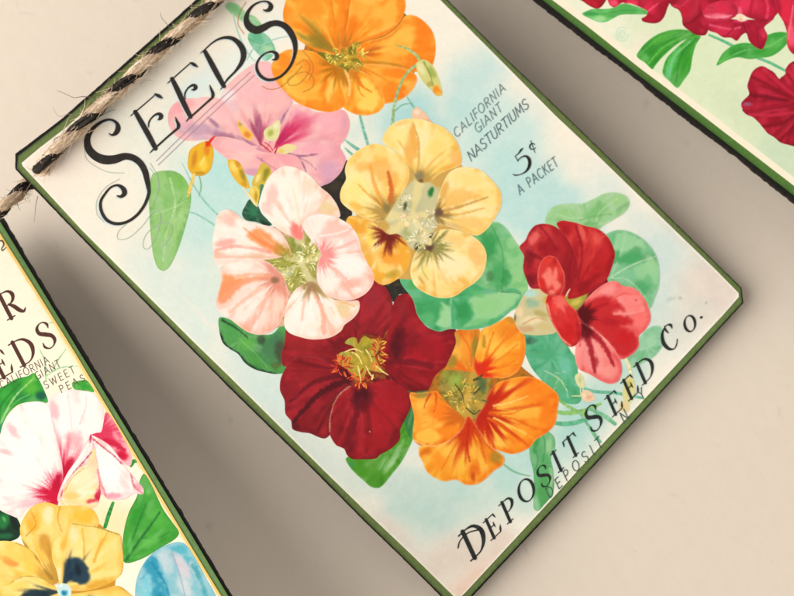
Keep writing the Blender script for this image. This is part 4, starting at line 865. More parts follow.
petal(cf, [(302, 240), (292, 237), (281, 231), (272, 224), (264, 215), (259, 206), (261, 195), (267, 180), (275, 171), (285, 166), (298, 168.5), (310, 175.5), (320.5, 187), (330, 195), (338, 207), (339.5, 217), (324, 214.5), (310, 217), (304, 226)], 'FCF0E0',
      [('b', 290, 186, 16, 16, 0, 'FEF6E6', .9), ('b', 272, 196, 7, 16, 15, 'F7CBC0', .85), ('b', 308, 186, 10, 12, 30, 'F9E0C8', .8), ('b', 327, 208, 11, 9, 35, 'EFD4A4', .9), ('b', 322, 200, 4, 8, 30, 'F6CFBC', .6), ('b', 266, 208, 6, 8, -20, 'F8D0C6', .7), ('r', 8, 28, 'EE8A80', .95, 6), ('b', 296, 229, 8, 6, 0, 'F0887E', .8), ('s', [(299, 224), (297, 205), (292, 186)], 2, 1, 'F9E5C4', .6), ('b', 314, 206, 6, 10, 30, 'FBE3D2', .7), ('e', 1.4, 'FFF8EE', .7)], (300, 238))
petal(cf, [(291, 258), (283, 257), (272, 259), (255, 260), (240, 261), (226, 265), (219, 268), (215, 262), (213.5, 252), (212.5, 242), (215, 226), (219, 213), (226, 209.5), (234, 212), (245, 220.5), (257, 223.5), (270, 226.5), (279, 231), (286, 240), (290, 248)], 'FBE4D4',
      [('p', [(246, 236), (258, 228), (270, 236), (282, 248), (272, 254), (262, 246)], 2.5, 'F09658', .8), ('b', 230, 220, 9, 8, 30, 'F7C2B4', .7), ('b', 240, 224, 8, 5, 30, 'FEF2E4', .9), ('b', 262, 238, 16, 9, 20, 'F3A36C', .9), ('s', [(286, 252), (262, 242), (244, 228)], 4, 1, 'EE8F5E', .8), ('s', [(284, 252), (262, 236), (256, 226)], 2.5, .8, 'F6B68C', .8), ('b', 226, 243, 12, 6, -10, 'F6B0A4', .85), ('s', [(270, 252), (240, 246), (216, 250)], 3, 2, 'F5A99A', .75), ('b', 248, 244, 12, 4, 5, 'FDF0DC', .8), ('b', 280, 250, 9, 7, 10, 'CF9348', .85), ('b', 256, 256, 16, 4, 0, 'E9C0A0', .7), ('b', 233, 234, 9, 4, 20, 'FDEEDF', .9), ('r', 8, 26, 'A89440', .8, 8), ('e', 1.3, 'FEF2E8', .8)], (291, 258))
petal(cf, [(284, 278), (276, 268), (266, 261), (254, 258.5), (240, 259), (230, 262), (221, 270), (221, 282), (217.5, 296), (216, 304), (219, 312), (228, 317.5), (240, 327), (250, 333), (264, 334.5), (276, 327.5), (283, 317), (288, 303), (288, 290)], 'FAD2C0',
      [('p', [(219, 286), (226, 274), (238, 278), (250, 276), (240, 286), (232, 296), (220, 304)], 3, 'F3965F', .85), ('b', 238, 266, 18, 7, -8, 'FEF3E6', .95), ('b', 226, 292, 9, 14, 15, 'F49E74', .95), ('s', [(270, 276), (244, 282), (222, 300)], 4, 4, 'F4A680', .85), ('s', [(274, 280), (252, 294), (230, 312)], 3, 2.5, 'F8C3AA', .8), ('b', 260, 318, 14, 10, 20, 'FBE3D4', .85), ('b', 254, 320, 3, 9, 15, 'F5B0A0', .7), ('s', [(276, 282), (266, 300), (258, 318)], 2.4, 2, 'F6B9A4', .7), ('b', 278, 304, 7, 14, 15, 'FBDCC8', .8), ('b', 268, 284, 8, 12, 40, 'FBE7D0', .6), ('r', 12, 30, 'DB8A78', .75, 8), ('b', 275, 280, 5, 5, 0, '8E6E52', .8), ('s', [(236, 276), (256, 274), (270, 276)], 2, 2, 'F6AE8C', .6), ('e', 1.5, 'FEF0E4', .75)], (279, 278))
petal(cf, [(306, 282), (312, 281), (318, 284), (324, 292), (334, 299.5), (348, 301), (358.5, 301), (359, 310), (353, 318.5), (344.5, 325), (341, 331), (330, 337.5), (313, 339.5), (300, 337), (289, 332.5), (284.5, 326), (284.5, 316), (288, 302), (295, 290)], 'FCEBDA',
      [('b', 296, 318, 9, 14, 10, 'FEF5E8', .9), ('b', 342, 310, 13, 10, 20, 'EDD0A0', .9), ('s', [(314, 292), (322, 310), (324, 332)], 3, 4, 'F6B49C', .85), ('s', [(318, 292), (334, 308), (340, 322)], 3.5, 3, 'FEF4E6', .9), ('s', [(308, 290), (304, 304), (302, 320)], 2.5, 2, 'F5C6B0', .75), ('b', 312, 326, 8, 8, 0, 'FDEEDD', .8), ('s', [(322, 294), (338, 300), (354, 306)], 2, 2, 'E8B87C', .7), ('r', 8, 28, 'A58A58', .9, 7), ('b', 312, 288, 5, 6, 0, 'A77E62', .7), ('b', 331, 328, 6, 5, -30, 'F8CBB8', .8), ('e', 1.4, 'FFF6EA', .7)], (311, 282))
petal(cf, [(321, 254), (316, 246), (308, 236), (303, 227), (306, 219), (316, 214.5), (327, 215), (340, 219), (351, 226), (358.5, 238), (361.5, 250), (367, 262), (373.5, 275), (373, 284), (365, 294), (352, 300), (338, 299.5), (326, 294), (318.5, 284), (316.5, 272), (318, 262)], 'FBE6DA',
      [('p', [(330, 264), (350, 256), (366, 268), (360, 280), (344, 276)], 4, 'FFFAF2', .85), ('p', [(318, 236), (330, 222), (346, 226), (352, 236), (336, 238), (326, 248)], 3, 'F8C2B6', .7), ('b', 336, 228, 16, 9, 15, 'F8CDBF', .8), ('b', 350, 242, 9, 12, -20, 'F9D6CC', .8), ('b', 354, 266, 12, 10, 10, 'FEF6EC', .95), ('b', 330, 250, 8, 16, 10, 'F9DAD0', .7), ('s', [(325, 252), (344, 246), (356, 240)], 2.5, 2, 'F7BDB4', .8), ('b', 352, 284, 16, 7, -15, 'F6BEAC', .85), ('s', [(324, 262), (340, 274), (352, 286)], 3, 3, 'F6B8AA', .75), ('b', 330, 284, 9, 10, 20, 'FEF4E6', .9), ('b', 365, 282, 6, 9, 0, 'FBDCD0', .7), ('r', 8, 26, 'F0908E', .9, 9), ('b', 326, 257, 5, 8, 0, 'F3A19C', .8), ('b', 318, 226, 10, 5, -10, 'FDEFE2', .8), ('s', [(320, 236), (334, 234), (348, 230)], 1.6, 1.2, 'FDF2E8', .8), ('e', 1.4, 'FFF6EE', .7)], (320, 256))
filaments(mid, cf, 308, 256, 7, 12, 66, ['EFE6A8', 'DCD084', 'B4AE64', 'F4EFC8'], (4, 7), 1.0, 12)
filaments(mid, cf, 294, 278, 8, 7, 33, ['EFE6A8', 'D2C878', 'B4B06C'], (4, 7), 1.0, 13)
filaments(mid, cf, 286, 262, 10, 7, 20, ['C8C070', 'A0A050'], (4, 8), 1.0, 14)

# leaves round the red flower, its spur and petals
shape(mid, 'leaf', [(545, 221), (548, 212), (554, 206), (568, 203.5), (582, 203.5), (593, 199), (604, 193.6), (616, 192.5), (626, 196), (629.5, 203), (625, 212), (613, 220), (604, 225), (597, 230), (580, 230), (560, 229), (548, 228)], 'A6CE9A',
      [('b', 596, 212, 16, 9, -25, '84BC7A', .9), ('b', 618, 200, 11, 7, -20, 'A4CE8E', .8), ('b', 566, 214, 14, 7, -8, '9ECB8C', .8), ('s', [(594, 226), (600, 212), (618, 198)], 1, .7, 'C6DEB4', .7), ('s', [(580, 220), (596, 216), (612, 214)], 1.6, 1, '74B070', .6), ('s', [(556, 214), (570, 218), (584, 218)], 1, .7, 'C2DEB4', .6), ('b', 590, 224, 9, 4, 0, '76B270', .8), ('e', 1.3, 'BEDDB2', .6)], (592, 226))
shape(mid, 'leaf', [(600, 240), (608, 233), (617, 230), (628, 231), (640, 237), (650, 246), (656.5, 257), (659.3, 271), (658.7, 286), (655, 297), (649, 309), (636, 300), (618, 286), (604, 286), (602, 262)], '86C091',
      [('b', 618, 240, 14, 9, 0, '6FB582', .9), ('p', [(616, 234), (634, 236), (644, 244), (632, 248), (624, 256), (614, 262)], 1.8, 'A6D4A6', .85), ('p', [(634, 268), (656, 262), (657, 284), (648, 278), (640, 282)], 1.8, '9ED09E', .85), ('b', 630, 258, 16, 9, -10, '54A569', .95), ('b', 642, 288, 12, 12, 30, '5BA870', .9), ('b', 650, 264, 7, 12, -10, 'A4D09E', .9), ('b', 625, 274, 14, 7, 10, '8AC49A', .8), ('b', 640, 244, 8, 5, 35, 'A6D2A4', .8), ('s', [(610, 278), (630, 266), (656, 256)], 1.2, .8, 'C6E0C0', .85), ('s', [(610, 278), (628, 280), (648, 300)], 1.1, .7, 'B6D8B4', .8), ('s', [(612, 274), (620, 254), (626, 234)], 1, .7, 'B6D8B4', .7), ('h', 614, 256, 6, 8, 20, '489B60', .7), ('h', 648, 280, 5, 6, 0, '7DBB88', .7), ('e', 1.2, 'B2D8B4', .6)], (610, 278))
shape(mid, 'flower_spur', [(514, 318), (517, 308), (522, 298), (528, 290), (540, 288), (552, 291), (558, 300), (562, 318), (556, 332), (544, 335), (530, 335), (520, 332)], 'D2C79A',
      [('b', 532, 320, 15, 6, -12, 'F0DCB4', .9), ('b', 520, 312, 5, 7, 0, 'F3D5AE', .85), ('b', 532, 303, 9, 6, 0, '9DBB9C', .95), ('b', 530, 293, 9, 5, 0, 'B9DAD2', .95), ('b', 548, 300, 6, 6, 0, 'C9A64C', .7), ('b', 540, 314, 10, 4, 20, 'B7A96C', .8), ('b', 526, 329, 10, 4, 0, 'CFA67C', .8), ('s', [(523, 324), (536, 318), (546, 320)], 1.2, .8, 'C69A6A', .7), ('b', 544, 326, 8, 5, 0, 'D9BE84', .7), ('b', 514, 318, 3, 5, 0, '4A4438', .6)], sp=1)
rf = flower(mid, 'nasturtium', 'red nasturtium with salmon petals at the right', '7A1820', [(530, 252), (545, 236), (570, 230), (600, 240), (605, 268), (612, 290), (640, 312), (622, 345), (612, 372), (590, 366), (582, 340), (562, 322), (550, 292)],
             [('p', [(560, 296), (568, 290), (578, 290), (588, 294), (584, 304), (576, 312), (568, 312), (562, 304)], 2.0, 'A6A04A', 1), ('b', 576, 302, 8, 4, -30, 'D9C464', .9)])
rf['brush'] = 'scarlet'
petal(rf, [(566, 296), (572, 285), (576, 276), (577, 262), (573, 249), (566, 238), (559, 229), (548, 224), (536, 225), (529.5, 231.5), (525.5, 240), (519.5, 247), (524, 256), (523, 268), (525.5, 277), (531, 288), (540, 289), (552, 292)], 'A62730',
      [('b', 534, 238, 6, 11, 35, 'E4706A', .95), ('b', 544, 230, 9, 5, 10, 'C94A48', .8), ('b', 548, 250, 14, 12, 30, '9A1E28', .9), ('b', 530, 258, 7, 12, 0, '84202A', .9), ('b', 528, 250, 6, 4, -30, 'B24048', .7), ('s', [(528, 252), (545, 262), (560, 282)], 3, 2, '7C1822', .6), ('b', 565, 250, 7, 14, -25, 'AE2A30', .8), ('b', 530, 280, 7, 8, 0, '6E1A26', .8), ('s', [(540, 226), (548, 236), (556, 250)], 2, 1.4, '8C1C26', .7), ('v', 10, 70, '7C1520', .35, 8), ('e', 1, 'B84A48', .5)], (566, 294))
petal(rf, [(568, 299), (569, 292), (573, 284), (577, 274), (577, 262), (573, 249), (566, 237), (556.5, 224), (562, 220.5), (570, 221.5), (577, 223), (586, 226), (597, 228.5), (607, 236), (612.5, 245), (615, 255), (612, 267), (607, 279), (596, 288.5), (582, 296)], 'B5262C',
      [('b', 596, 238, 10, 8, 30, 'DC5E54', .9), ('b', 582, 232, 4, 12, -20, 'E06E62', .85), ('s', [(590, 230), (594, 248), (590, 270)], 2.4, 1.5, 'D04640', .7), ('b', 566, 230, 6, 8, -30, 'A01E28', .9), ('b', 574, 262, 7, 26, 5, '9E1C26', .85), ('b', 602, 262, 8, 16, 10, 'B82A2C', .8), ('s', [(576, 226), (582, 250), (578, 280)], 2, 1.5, '8E1822', .7), ('b', 584, 286, 12, 7, -30, '8C1822', .8), ('b', 606, 250, 5, 12, -15, 'C03234', .7), ('v', 10, 80, '8E1822', .4, 9), ('e', 1.1, 'C2524A', .5)], (569, 299))
petal(rf, [(579, 318), (577, 312), (584, 302), (595, 290.5), (606, 283), (615.5, 281), (622.5, 285.5), (634, 288), (643.5, 297), (649, 308.5), (650.5, 320), (645, 330), (639, 336), (638.5, 347), (630, 356), (620, 359), (612.5, 348), (602, 337), (588, 328)], 'F0817C',
      [('b', 630, 300, 15, 10, 30, 'F28B85', .9), ('b', 608, 290, 13, 6, -25, 'F39A94', .9), ('b', 640, 318, 8, 12, 0, 'F27F78', .8), ('p', [(580, 314), (592, 300), (606, 296), (618, 302), (624, 310), (614, 312), (626, 316), (632, 324), (622, 326), (634, 332), (638, 338), (636, 348), (622, 358), (612, 347), (600, 334)], 3.0, 'BE2C30', .95), ('b', 624, 338, 10, 10, 30, 'C2262C', .9), ('b', 610, 322, 12, 5, 10, 'A8202A', .7), ('s', [(584, 314), (600, 306), (614, 302)], 3, 1.4, 'A81E28', .8), ('s', [(612, 300), (622, 294), (632, 294)], 2, 1.2, 'E0605C', .7), ('b', 614, 302, 6, 3, -20, 'D84A48', .7), ('b', 636, 300, 1.6, 1.6, 0, 'C2525A', .7), ('s', [(614, 314), (628, 314), (644, 310)], 1.6, 1, 'F6A49C', .7), ('r', 10, 26, '5A0E16', 1, 7), ('e', 1.3, 'F6B0A4', .6)], (580, 317), 'salmon')
petal(rf, [(581, 322), (577, 332), (575.5, 348), (575, 358), (579, 369), (590, 374.5), (602, 381.5), (611, 384), (618.5, 381), (622, 370), (619.5, 358), (613, 347.5), (603, 336.5), (591, 328)], 'EE8A84',
      [('b', 586, 358, 8, 12, -15, 'F19490', .9), ('b', 610, 372, 9, 8, 20, 'F39A92', .9), ('b', 606, 350, 7, 10, -25, 'F0908A', .8), ('s', [(583, 326), (590, 346), (595, 372)], 6, 2, 'A02430', .9), ('s', [(586, 326), (603, 344), (614, 366)], 6, 2, 'A4222C', .9), ('b', 586, 332, 9, 10, -20, '6E1620', .95), ('b', 595, 362, 4, 9, 0, 'A82C36', .8), ('s', [(580, 330), (580, 346)], 2, 1.2, 'C9484A', .7), ('r', 8, 24, '5A0E18', .9, 7), ('e', 1.3, 'F7BDB4', .7)], (582, 321), 'salmon')
petal(rf, [(551, 292), (562, 293), (567, 302), (576, 311), (581, 322), (581, 336), (576, 345), (569, 346.5), (561, 339), (553, 325), (547.5, 312), (546, 300)], 'CB2C2E',
      [('b', 570, 330, 8, 13, -30, 'BE2328', .9), ('p', [(552, 298), (562, 296), (568, 306), (564, 306), (566, 314), (558, 308), (556, 316)], 1.6, 'F08074', .8), ('b', 554, 308, 4, 9, -20, 'DE4238', .8), ('s', [(547, 304), (552, 322), (562, 339), (570, 345.5)], 1.5, 1.3, 'F5A88E', .9), ('s', [(566, 302), (576, 312), (580.5, 324)], 1.3, 1, 'E86A5C', .8), ('b', 578, 330, 3, 11, -5, '9C1A24', .7), ('m', 5, 'D8403A', .3)], (556, 294))
petal(rf, [(555, 296), (546, 294), (540, 289), (537.5, 279), (538.5, 268), (543, 259), (549, 255.5), (555.5, 257.5), (561, 266), (565, 276), (563.5, 289), (560, 295)], 'D03A34',
      [('p', [(543, 276), (550, 268), (553, 274), (556, 268), (558, 280), (561, 286), (556, 290), (552, 284), (548, 290), (545, 282)], 2.0, 'F28C7C', .9), ('b', 548, 261, 6, 5, -20, 'D8443A', .8), ('b', 542, 284, 3, 8, -15, 'D0302E', .8), ('b', 560, 270, 3, 9, -20, 'D6483E', .7), ('e', 1.6, 'F5A090', .9), ('b', 552, 292, 5, 3, 0, 'F49C88', .8)], (554, 294))
ribbons(mid, 'stamens', [[(566, 296, 1), (568, 292, 1.4), (570, 289, .7)]], 'F0C8B0', parent=rf)

# ------------------------------------------------------------------ lettering
def arc(cx, cy, rx, ry, a0, a1, w0, w1=None, n=14):
    """w0 at the top and foot of the bowl, w1 at its sides"""
    w1 = w0 if w1 is None else w1
    return [(cx + rx * math.cos(math.radians(a)), cy + ry * math.sin(math.radians(a)), w0 + (w1 - w0) * abs(math.cos(math.radians(a))) ** 1.5) for a in np.linspace(a0, a1, n)]


def sans(ch):
    w = 0.095
    L = lambda *p: [(x, y, w) for x, y in p]
    A = lambda cx, cy, rx, ry, a0, a1: arc(cx, cy, rx, ry, a0, a1, w)
    g = {
        'A': (.72, [L((0, 0), (.36, 1)), L((.36, 1), (.72, 0)), L((.13, .34), (.59, .34))]),
        'C': (.66, [A(.38, .5, .36, .5, 50, 310)]),
        'D': (.66, [L((.06, 0), (.06, 1)), L((.06, 1), (.24, 1)), A(.24, .5, .4, .5, 90, -90), L((.24, 0), (.06, 0))]),
        'E': (.5, [L((.06, 0), (.06, 1)), L((.06, 1), (.5, 1)), L((.06, .52), (.44, .52)), L((.06, 0), (.52, 0))]),
        'F': (.48, [L((.06, 0), (.06, 1)), L((.06, 1), (.5, 1)), L((.06, .5), (.44, .5))]),
        'G': (.7, [A(.38, .5, .36, .5, 50, 330), L((.68, .0), (.7, .42)), L((.7, .42), (.44, .42))]),
        'I': (.12, [L((.06, 0), (.06, 1))]),
        'K': (.6, [L((.06, 0), (.06, 1)), L((.06, .42), (.54, 1)), L((.22, .6), (.6, 0))]),
        'L': (.48, [L((.06, 0), (.06, 1)), L((.06, 0), (.5, 0))]),
        'M': (.8, [L((.04, 0), (.1, 1)), L((.1, 1), (.4, .2)), L((.4, .2), (.7, 1)), L((.7, 1), (.78, 0))]),
        'N': (.66, [L((.06, 0), (.06, 1)), L((.06, 1), (.6, 0)), L((.6, 0), (.6, 1))]),
        'O': (.76, [A(.38, .5, .36, .5, 0, 180), A(.38, .5, .36, .5, 180, 360)]),
        'P': (.56, [L((.06, 0), (.06, 1)), L((.06, 1), (.28, 1)), A(.28, .74, .26, .26, 90, -90), L((.28, .48), (.06, .48))]),
        'R': (.6, [L((.06, 0), (.06, 1)), L((.06, 1), (.28, 1)), A(.28, .74, .26, .26, 90, -90), L((.28, .48), (.06, .48)), L((.26, .48), (.58, 0))]),
        'S': (.54, [[(.5, .86, w), (.38, .98, w), (.2, .98, w), (.06, .82, w), (.1, .62, w), (.28, .51, w), (.46, .4, w), (.52, .2, w), (.4, .03, w), (.2, .0, w), (.03, .14, w)]]),
        'T': (.6, [L((.3, 0), (.3, 1)), L((0, 1), (.6, 1))]),
        'U': (.64, [[(.06, 1, w), (.06, .5, w), (.08, .18, w), (.2, .02, w), (.32, 0, w), (.44, .02, w), (.56, .18, w), (.58, .5, w), (.58, 1, w)]]),
        'W': (.95, [L((0, 1), (.22, 0)), L((.22, 0), (.46, .9)), L((.46, .9), (.72, 0)), L((.72, 0), (.94, 1))]),
        'Y': (.6, [L((.3, 0), (.3, .5)), L((0, 1), (.3, .5)), L((.6, 1), (.3, .5))]),
        '.': (.12, [L((.05, .05), (.07, .05))]),
        ' ': (.4, []),
    }
    return g[ch]


def serif(ch, T=.15, t=.05):
    L = lambda *p: [tuple(q) for q in p]
    stem = lambda x: [(x, 0, T), (x, 1, T)]
    foot = lambda x, y: [(x - .17, y, t), (x + .17, y, t)]
    g = {
        'D': (.86, [stem(.2), [(.0, .98, t), (.34, .98, t), (.62, .9, .1), (.8, .68, T), (.83, .46, T * 1.1), (.72, .2, .11), (.5, .04, t), (.2, .02, t), (.02, .02, t)]]),
        'E': (.68, [stem(.2), [(0, .98, t), (.62, .98, t)], [(.6, 1, .03), (.62, .9, .09), (.66, .76, .03)], [(.22, .52, t), (.46, .52, t)], [(.47, .66, .03), (.46, .52, .08), (.47, .38, .03)], [(0, .02, t), (.64, .02, t)], [(.62, .0, .03), (.66, .12, .1), (.74, .3, .03)]]),
        'P': (.66, [stem(.2), foot(.2, .02), [(0, .98, t), (.34, .98, t), (.56, .93, .1), (.66, .76, T), (.58, .56, .11), (.4, .46, t), (.22, .46, t)]]),
        'R': (.78, [stem(.2), foot(.2, .02), [(0, .98, t), (.34, .98, t), (.56, .93, .1), (.66, .76, T), (.58, .58, .11), (.4, .49, t), (.22, .49, t)], [(.36, .5, .08), (.5, .34, T), (.64, .1, T), (.76, .0, .1), (.88, .08, .04)]]),
        'O': (.84, [arc(.42, .5, .38, .49, 0, 180, t, T), arc(.42, .5, .38, .49, 180, 360, t, T)]),
        'o': (.66, [arc(.33, .4, .3, .39, 0, 180, t, T), arc(.33, .4, .3, .39, 180, 360, t, T)]),
        'S': (.66, [[(.56, .7, .04), (.58, .84, .1), (.46, .97, t), (.28, .98, t), (.12, .86, .12), (.13, .68, T), (.34, .53, T * 1.1), (.54, .38, T), (.58, .2, .13), (.44, .04, t), (.24, .01, t), (.08, .14, .09), (.08, .3, .04)]]),
        'I': (.4, [stem(.2), foot(.2, .98), foot(.2, .02)]),
        'T': (.74, [[(.37, 0, T), (.37, 1, T)], foot(.37, .02), [(.02, .98, t), (.72, .98, t)], [(.02, 1, .03), (.04, .9, .09), (.0, .74, .03)], [(.72, 1, .03), (.7, .9, .09), (.76, .74, .03)]]),
        'C': (.8, [[(.72, .72, .03), (.72, .88, .12), (.58, .98, t), (.4, .97, t), (.2, .84, .11), (.1, .62, T), (.1, .4, T * 1.1), (.22, .14, .12), (.42, .01, t), (.6, .06, t), (.74, .22, .04)], [(.44, 1.04, .03), (.42, .86, .09), (.47, .7, .05)]]),
        '.': (.2, [[(.08, .07, .15), (.12, .07, .15)]]),
        ' ': (.4, []),
    }
    return g[ch]


def place_glyph(gl, p, right, up, h, wf=1.0):
    out = []
    for s in gl[1]:
        out.append([(p[0] + right[0] * x * h * wf + up[0] * y * h, p[1] + right[1] * x * h * wf + up[1] * y * h, w * h) for x, y, w in s])
    return out


def unit(a, b):
    d = np.array(b, float) - np.array(a, float)
    return d / np.linalg.norm(d)


def line_of(text, p0, p1, h, up, font, wf=1.0):
    """letters spread evenly between two points of the base line"""
    r = unit(p0, p1)
    up = np.array(up) / np.linalg.norm(up)
    L = np.linalg.norm(np.array(p1) - np.array(p0))
    ws = [font(c)[0] * h * wf for c in text]
    gap = (L - sum(ws)) / max(len(text) - 1, 1)
    x, out = 0.0, []
    for c, w in zip(text, ws):
        out += place_glyph(font(c), np.array(p0) + r * x, r, up, h, wf)
        x += w + gap
    return out


DARK = '2B2A2C'


# heading: S E E D S traced letter by letter (x, y, pen width)
A_ = lambda pts: Z(70, 80, 5.2933, [(x, y, w) for x, y, w in pts])
B_ = lambda pts: Z(130, 0, 4.6706, [(x, y, w) for x, y, w in pts])
CC_ = lambda pts: Z(0, 190, 2.9407, [(x, y, w) for x, y, w in pts])
bigS = A_([(207, 283, 1.0), (222, 291, 2.0), (242, 280, 4.6), (254, 255, 5.4), (247, 228, 3.4), (222, 211, 2.2), (190, 212, 2.6), (150, 232, 3.2), (115, 265, 4.2), (92, 310, 6.0), (98, 362, 7.6),
           (134, 402, 8.4), (180, 421, 9.2), (232, 420, 8.6), (290, 404, 7.0), (334, 412, 6.6), (372, 440, 6.4), (396, 482, 6.2), (408, 530, 5.4), (416, 575, 4.0)]) + \
       CC_([(438, 5, 3.4), (434, 22, 3.2), (424, 45, 3.0), (402, 74, 2.9), (372, 94, 3.0), (340, 99, 3.2), (314, 88, 3.3), (298, 62, 3.2), (296, 34, 2.8), (308, 12, 2.4), (326, -8, 2.2), (346, -14, 2.6), (362, -4, 4.6), (366, 9, 5.0), (356, 19, 3.2), (344, 17, 1.2)])
E1 = [A_([(322, 188, 1.1), (355, 160, 1.3), (400, 122, 1.3), (455, 74, 1.2)]), A_([(345, 168, 4.2), (375, 220, 5.2), (420, 300, 5.4), (452, 362, 4.6)]),
      A_([(448, 72, 1.0), (458, 78, 3.0), (474, 86, 3.4), (492, 97, .6)]), A_([(424, 384, .9), (440, 368, 1.8), (470, 342, 2.0), (520, 297, 2.0), (572, 254, 2.6)]),
      A_([(572, 252, 3.2), (574, 238, 3.6), (566, 218, 2.4), (558, 196, .7)]), A_([(416, 250, .8), (418, 222, 1.6), (432, 200, 1.6), (455, 182, 2.4), (474, 180, 3.6), (482, 192, 4.6), (474, 206, 3.0), (464, 208, 1)])]
E2 = [B_([(177, 387, 1.1), (205, 362, 1.3), (250, 322, 1.3), (285, 292, 1.2)]), B_([(196, 368, 4.2), (222, 420, 5.2), (252, 485, 5.3), (282, 545, 4.4)]),
      B_([(280, 292, 1.0), (290, 296, 3.0), (302, 303, 3.2), (318, 313, .6)]), B_([(262, 566, .9), (276, 552, 1.8), (310, 522, 2.0), (350, 486, 2.0), (386, 454, 2.4)]),
      B_([(386, 452, 3.0), (387, 438, 3.4), (380, 418, 2.4), (372, 396, .7)]), B_([(258, 462, .8), (256, 438, 1.6), (268, 414, 1.6), (286, 400, 2.4), (300, 398, 3.4), (306, 408, 4.2), (298, 418, 2.6), (288, 418, 1)])]
Dd = [B_([(330, 247, .9), (350, 230, 1.3), (380, 203, 1.6), (410, 184, 2.2), (442, 175, 3.0), (475, 178, 4.0), (505, 198, 5.2), (526, 230, 6.0), (530, 262, 5.6), (518, 296, 4.2), (490, 334, 2.4), (455, 370, 2.0), (424, 416, .9)]),
      B_([(350, 240, 4.0), (375, 286, 5.2), (405, 342, 5.4), (438, 402, 4.4)])]
S2 = B_([(622, 44, 1.0), (634, 49, 2.4), (650, 44, 4.6), (658, 28, 4.8), (648, 11, 2.6), (628, 5, 1.8), (600, 11, 2.0), (572, 28, 2.6), (550, 58, 3.8), (543, 92, 5.6), (556, 122, 7.6), (588, 140, 8.0), (620, 130, 7.4), (655, 112, 6.2), (690, 108, 6.0),
           (724, 122, 6.2), (750, 152, 6.4), (768, 192, 5.6), (772, 232, 4.2), (764, 272, 3.2), (744, 314, 2.8), (712, 350, 2.6), (676, 369, 2.8), (642, 372, 3.2), (612, 356, 3.4), (594, 328, 3.2), (592, 298, 2.6), (608, 268, 2.0), (634, 248, 1.8), (662, 241, 2.4), (682, 250, 4.0), (686, 266, 4.4), (676, 278, 2.6), (664, 277, 1)])
# pale blue shadow lines beside the heading letters
off = lambda st, dx, dy, k: [[(x + dx, y + dy, max(w * k, .5)) for x, y, w in s] for s in st]
ribbons(mid, 'heading_shadow_lettering', off([bigS] + E1 + E2 + Dd + [S2], -1.6, 1.5, .55), 'CFDDE0')
ribbons(mid, 'rule_line', [[(156, 161, .7), (200, 118, .8), (250, 72, .8)], [(158, 165, .7), (204, 121, .8), (254, 75, .8)]], 'C2A6B4')
fl = lambda pts: [(x, y, .6) for x, y in pts]
ribbons(mid, 'flourish', [fl([(126, 224), (118, 232), (118, 239), (128, 238), (142, 226), (152, 213), (158, 210), (160, 220), (156, 236), (148, 249), (143, 247), (145, 236), (155, 226), (166, 222), (172, 228), (168, 240), (162, 246)]),
                          fl([(119, 179), (106, 187), (97, 200), (97, 214), (104, 222)]), fl([(84, 145), (86, 158), (95, 166), (108, 172), (124, 173)]), fl([(150, 163), (157, 176), (158, 190), (152, 206)])], 'B7C4B4')
ribbons(mid, 'flourish', [fl([(262, 86), (268, 89), (278, 88), (290, 79), (302, 66)]), fl([(296, 65), (304, 60), (310, 66), (306, 76), (298, 84), (289, 85), (288, 79), (296, 74), (306, 72), (313, 78), (312, 87), (303, 92)]), fl([(302, 50), (309, 58), (313, 68), (309, 80)]), fl([(246, 2), (240, 12), (238, 24), (244, 34)])], 'C48A46')
ribbons(mid, 'heading_lettering', [bigS] + E1 + E2 + Dd + [S2], '35302C', mottled=.06)

ribbons(mid, 'variety_lettering', line_of('CALIFORNIA', (456.5, 138), (505.5, 90), 9.0, (-.40, -.917), sans, 1.0), '6E8286', step=.5, mottled=.15)
ribbons(mid, 'variety_lettering', line_of('GIANT', (477.5, 133.5), (502.5, 110), 9.0, (-.40, -.917), sans, 1.0), '6E8286', step=.5, mottled=.15)
ribbons(mid, 'variety_lettering', line_of('NASTURTIUMS', (471, 161.5), (529, 107), 10.0, (-.40, -.917), sans, 1.0), '566A70', step=.5, mottled=.15)
F5 = lambda pts: Z(430, 60, 4.4111, pts)
ribbons(mid, 'price_lettering', [F5([(374, 424, 0.62), (390, 412, 1.25), (402, 396, 2.03), (410, 388, 0.70)]), F5([(376, 424, 0.78), (388, 446, 0.94)]), F5([(386, 444, 0.78), (404, 428, 1.25), (424, 424, 2.18), (438, 440, 3.28), (438, 466, 3.12), (424, 490, 1.87), (400, 504, 0.94), (376, 508, 1.25), (366, 504, 0.78)]),
                                 F5([(462, 372, 0.78), (450, 368, 1.17), (440, 378, 1.48), (444, 392, 1.17), (458, 393, 0.78), (466, 385, 0.62)]), F5([(444, 355, 0.70), (453, 380, 0.78), (463, 408, 0.70)])], DARK, step=.5)
ribbons(mid, 'price_lettering', line_of('A PACKET', (520, 195), (558.5, 165), 9.6, (-.42, -.9), sans, .78), '63787A', step=.5, mottled=.15)

